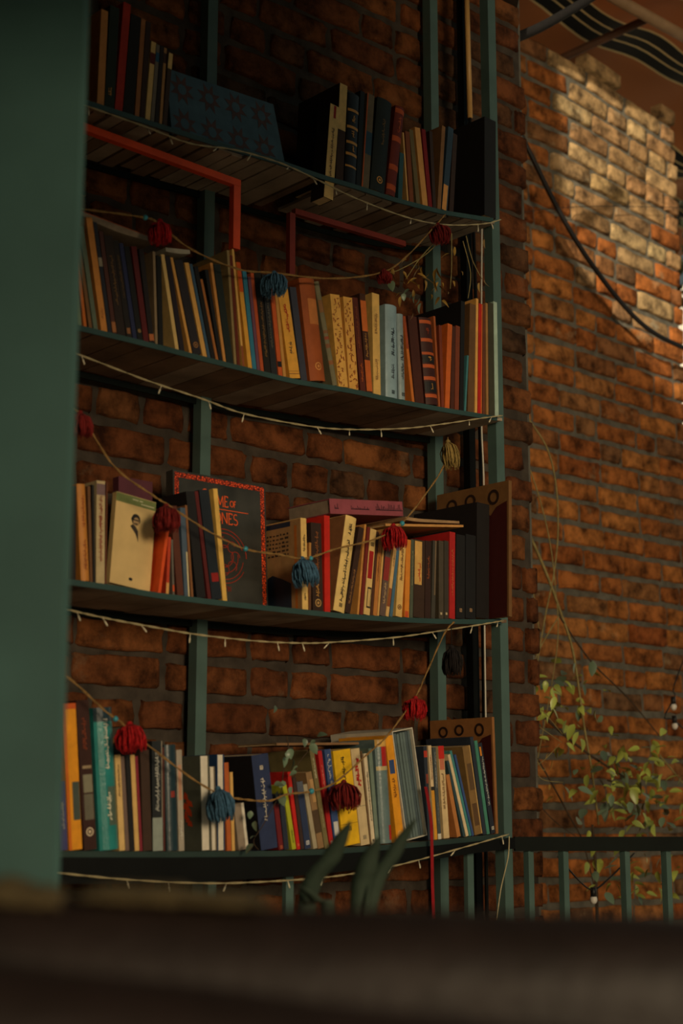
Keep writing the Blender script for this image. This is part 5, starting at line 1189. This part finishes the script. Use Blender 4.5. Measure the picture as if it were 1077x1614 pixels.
# sunlit leaves beyond the end of the wall
for k, (cx_, cy_) in enumerate(((1080, 340), (1081, 400), (1083, 455))):
    V2 = VB - .35; ll = [(([leaf_mesh('leaf', ML_B, .05, .026)] if i == 0 else None), H3(cx_ + rv.uniform(-14, 26), cy_ + rv.uniform(-24, 24), V2 + rv.uniform(-.1, .1)), 1., .3) for i in range(22)]
    me0 = ll[0][0]; ll = [(me0, c, s_, d_) for _, c, s_, d_ in ll]
    plant('hanging_creeper', ['topmost', 'middle', 'lowest'][k] + ' spray of dark leaves against the bright gap beyond the wall', H3(cx_, cy_ - 50, V2), [([H3(cx_ + 20, cy_ - 28, V2), H3(cx_ + 4, cy_, V2), H3(cx_ + 8, cy_ + 26, V2)], .003, M_STEMD)], ll, 50 + k, 'creeper')
# ================================================================== FOREGROUND BENCH
def roll(name, xa, ya, xb, yb, depth, thick, drop, m, parent, lump=0., seed=0, nseg=50):
    pa, pb = atZ(xa, ya, depth), atZ(xb, yb, depth); rr = random.Random(seed); b = MB(); K = 14; ph = rr.uniform(0, 6)
    for i in range(nseg + 1):
        t = i / nseg; c = pa.lerp(pb, t); lz = lump * (math.sin(t * 9 + ph) + .5 * math.sin(t * 23 + ph * 2))
        for j in range(K + 1):
            a = math.pi * j / K
            b.v.append(Vector((c.x, c.y + thick / 2 - thick / 2 * math.cos(a), c.z - thick / 2 + thick / 2 * math.sin(a) + lz)))
        b.v.append(Vector((c.x, c.y + thick, drop))); b.v.append(Vector((c.x, c.y, drop)))
    K2 = K + 3
    for i in range(nseg):
        for j in range(K2): b.f.append((i * K2 + j, i * K2 + (j + 1) % K2, (i + 1) * K2 + (j + 1) % K2, (i + 1) * K2 + j))
    b.f.append(tuple(range(K2))); b.f.append(tuple(nseg * K2 + j for j in range(K2))[::-1])
    o = b.build(name, m, None, True); return under(o, parent) if parent else o
M_LEATH = mat('dark_leather', (32, 23, 21), .55, .3, 18, .35, 60)
bench = empty('bench', loc=Vector((0, .85, 0))); tag(bench, 'dark brown upholstered bench back out of focus across the foreground', 'bench'); bpy.context.view_layer.update()
roll('backrest', -260, 1408, 1340, 1466, .92, .10, .25, M_LEATH, bench, .0012, 1)
roll('front_bolster', -300, 1500, 1350, 1690, .74, .09, .25, M_LEATH, bench, .001, 2)
M_FLEECE = mat('fleece', (84, 72, 46), .95, .3, 90, .8, 200)
def lumpy(px0, px1, top, depth, label, seed, hx=1.):
    r = random.Random(seed); a, c = atZ(px0, 1419, depth), atZ(px1, 1432, depth); z1 = atZ(px0, top, depth).z; b = MB(); n, m_ = 30, 12
    for i in range(n + 1):
        t = i / n; env = math.sin(math.pi * min(1, max(0, t))) ** .35 * (1 - hx * .5 * t); hh = (z1 - a.z) * env * (1 + .12 * math.sin(t * 14 + seed)) + .002
        for j in range(m_ + 1):
            q = math.pi * j / m_; b.v.append(a.lerp(c, t) + Vector((0, .035 - .035 * math.cos(q), hh * math.sin(q) + .0015 * r.uniform(-1, 1))))
    for i in range(n):
        for j in range(m_): k = i * (m_ + 1) + j; b.f.append((k, k + 1, k + m_ + 2, k + m_ + 1))
    for i in range(n): b.f.append((i * (m_ + 1), (i + 1) * (m_ + 1), (i + 1) * (m_ + 1) + m_, i * (m_ + 1) + m_))
    return tag(b.build('fleece_throw', M_FLEECE, None, True), label, 'throw')
lumpy(-90, 92, 1386, .935, 'tan fleece bundle on the bench before the green pillar', 1, .2)
lumpy(122, 420, 1393, .935, 'longer tan fleece roll on the bench below the bottom shelf', 2, 1.)
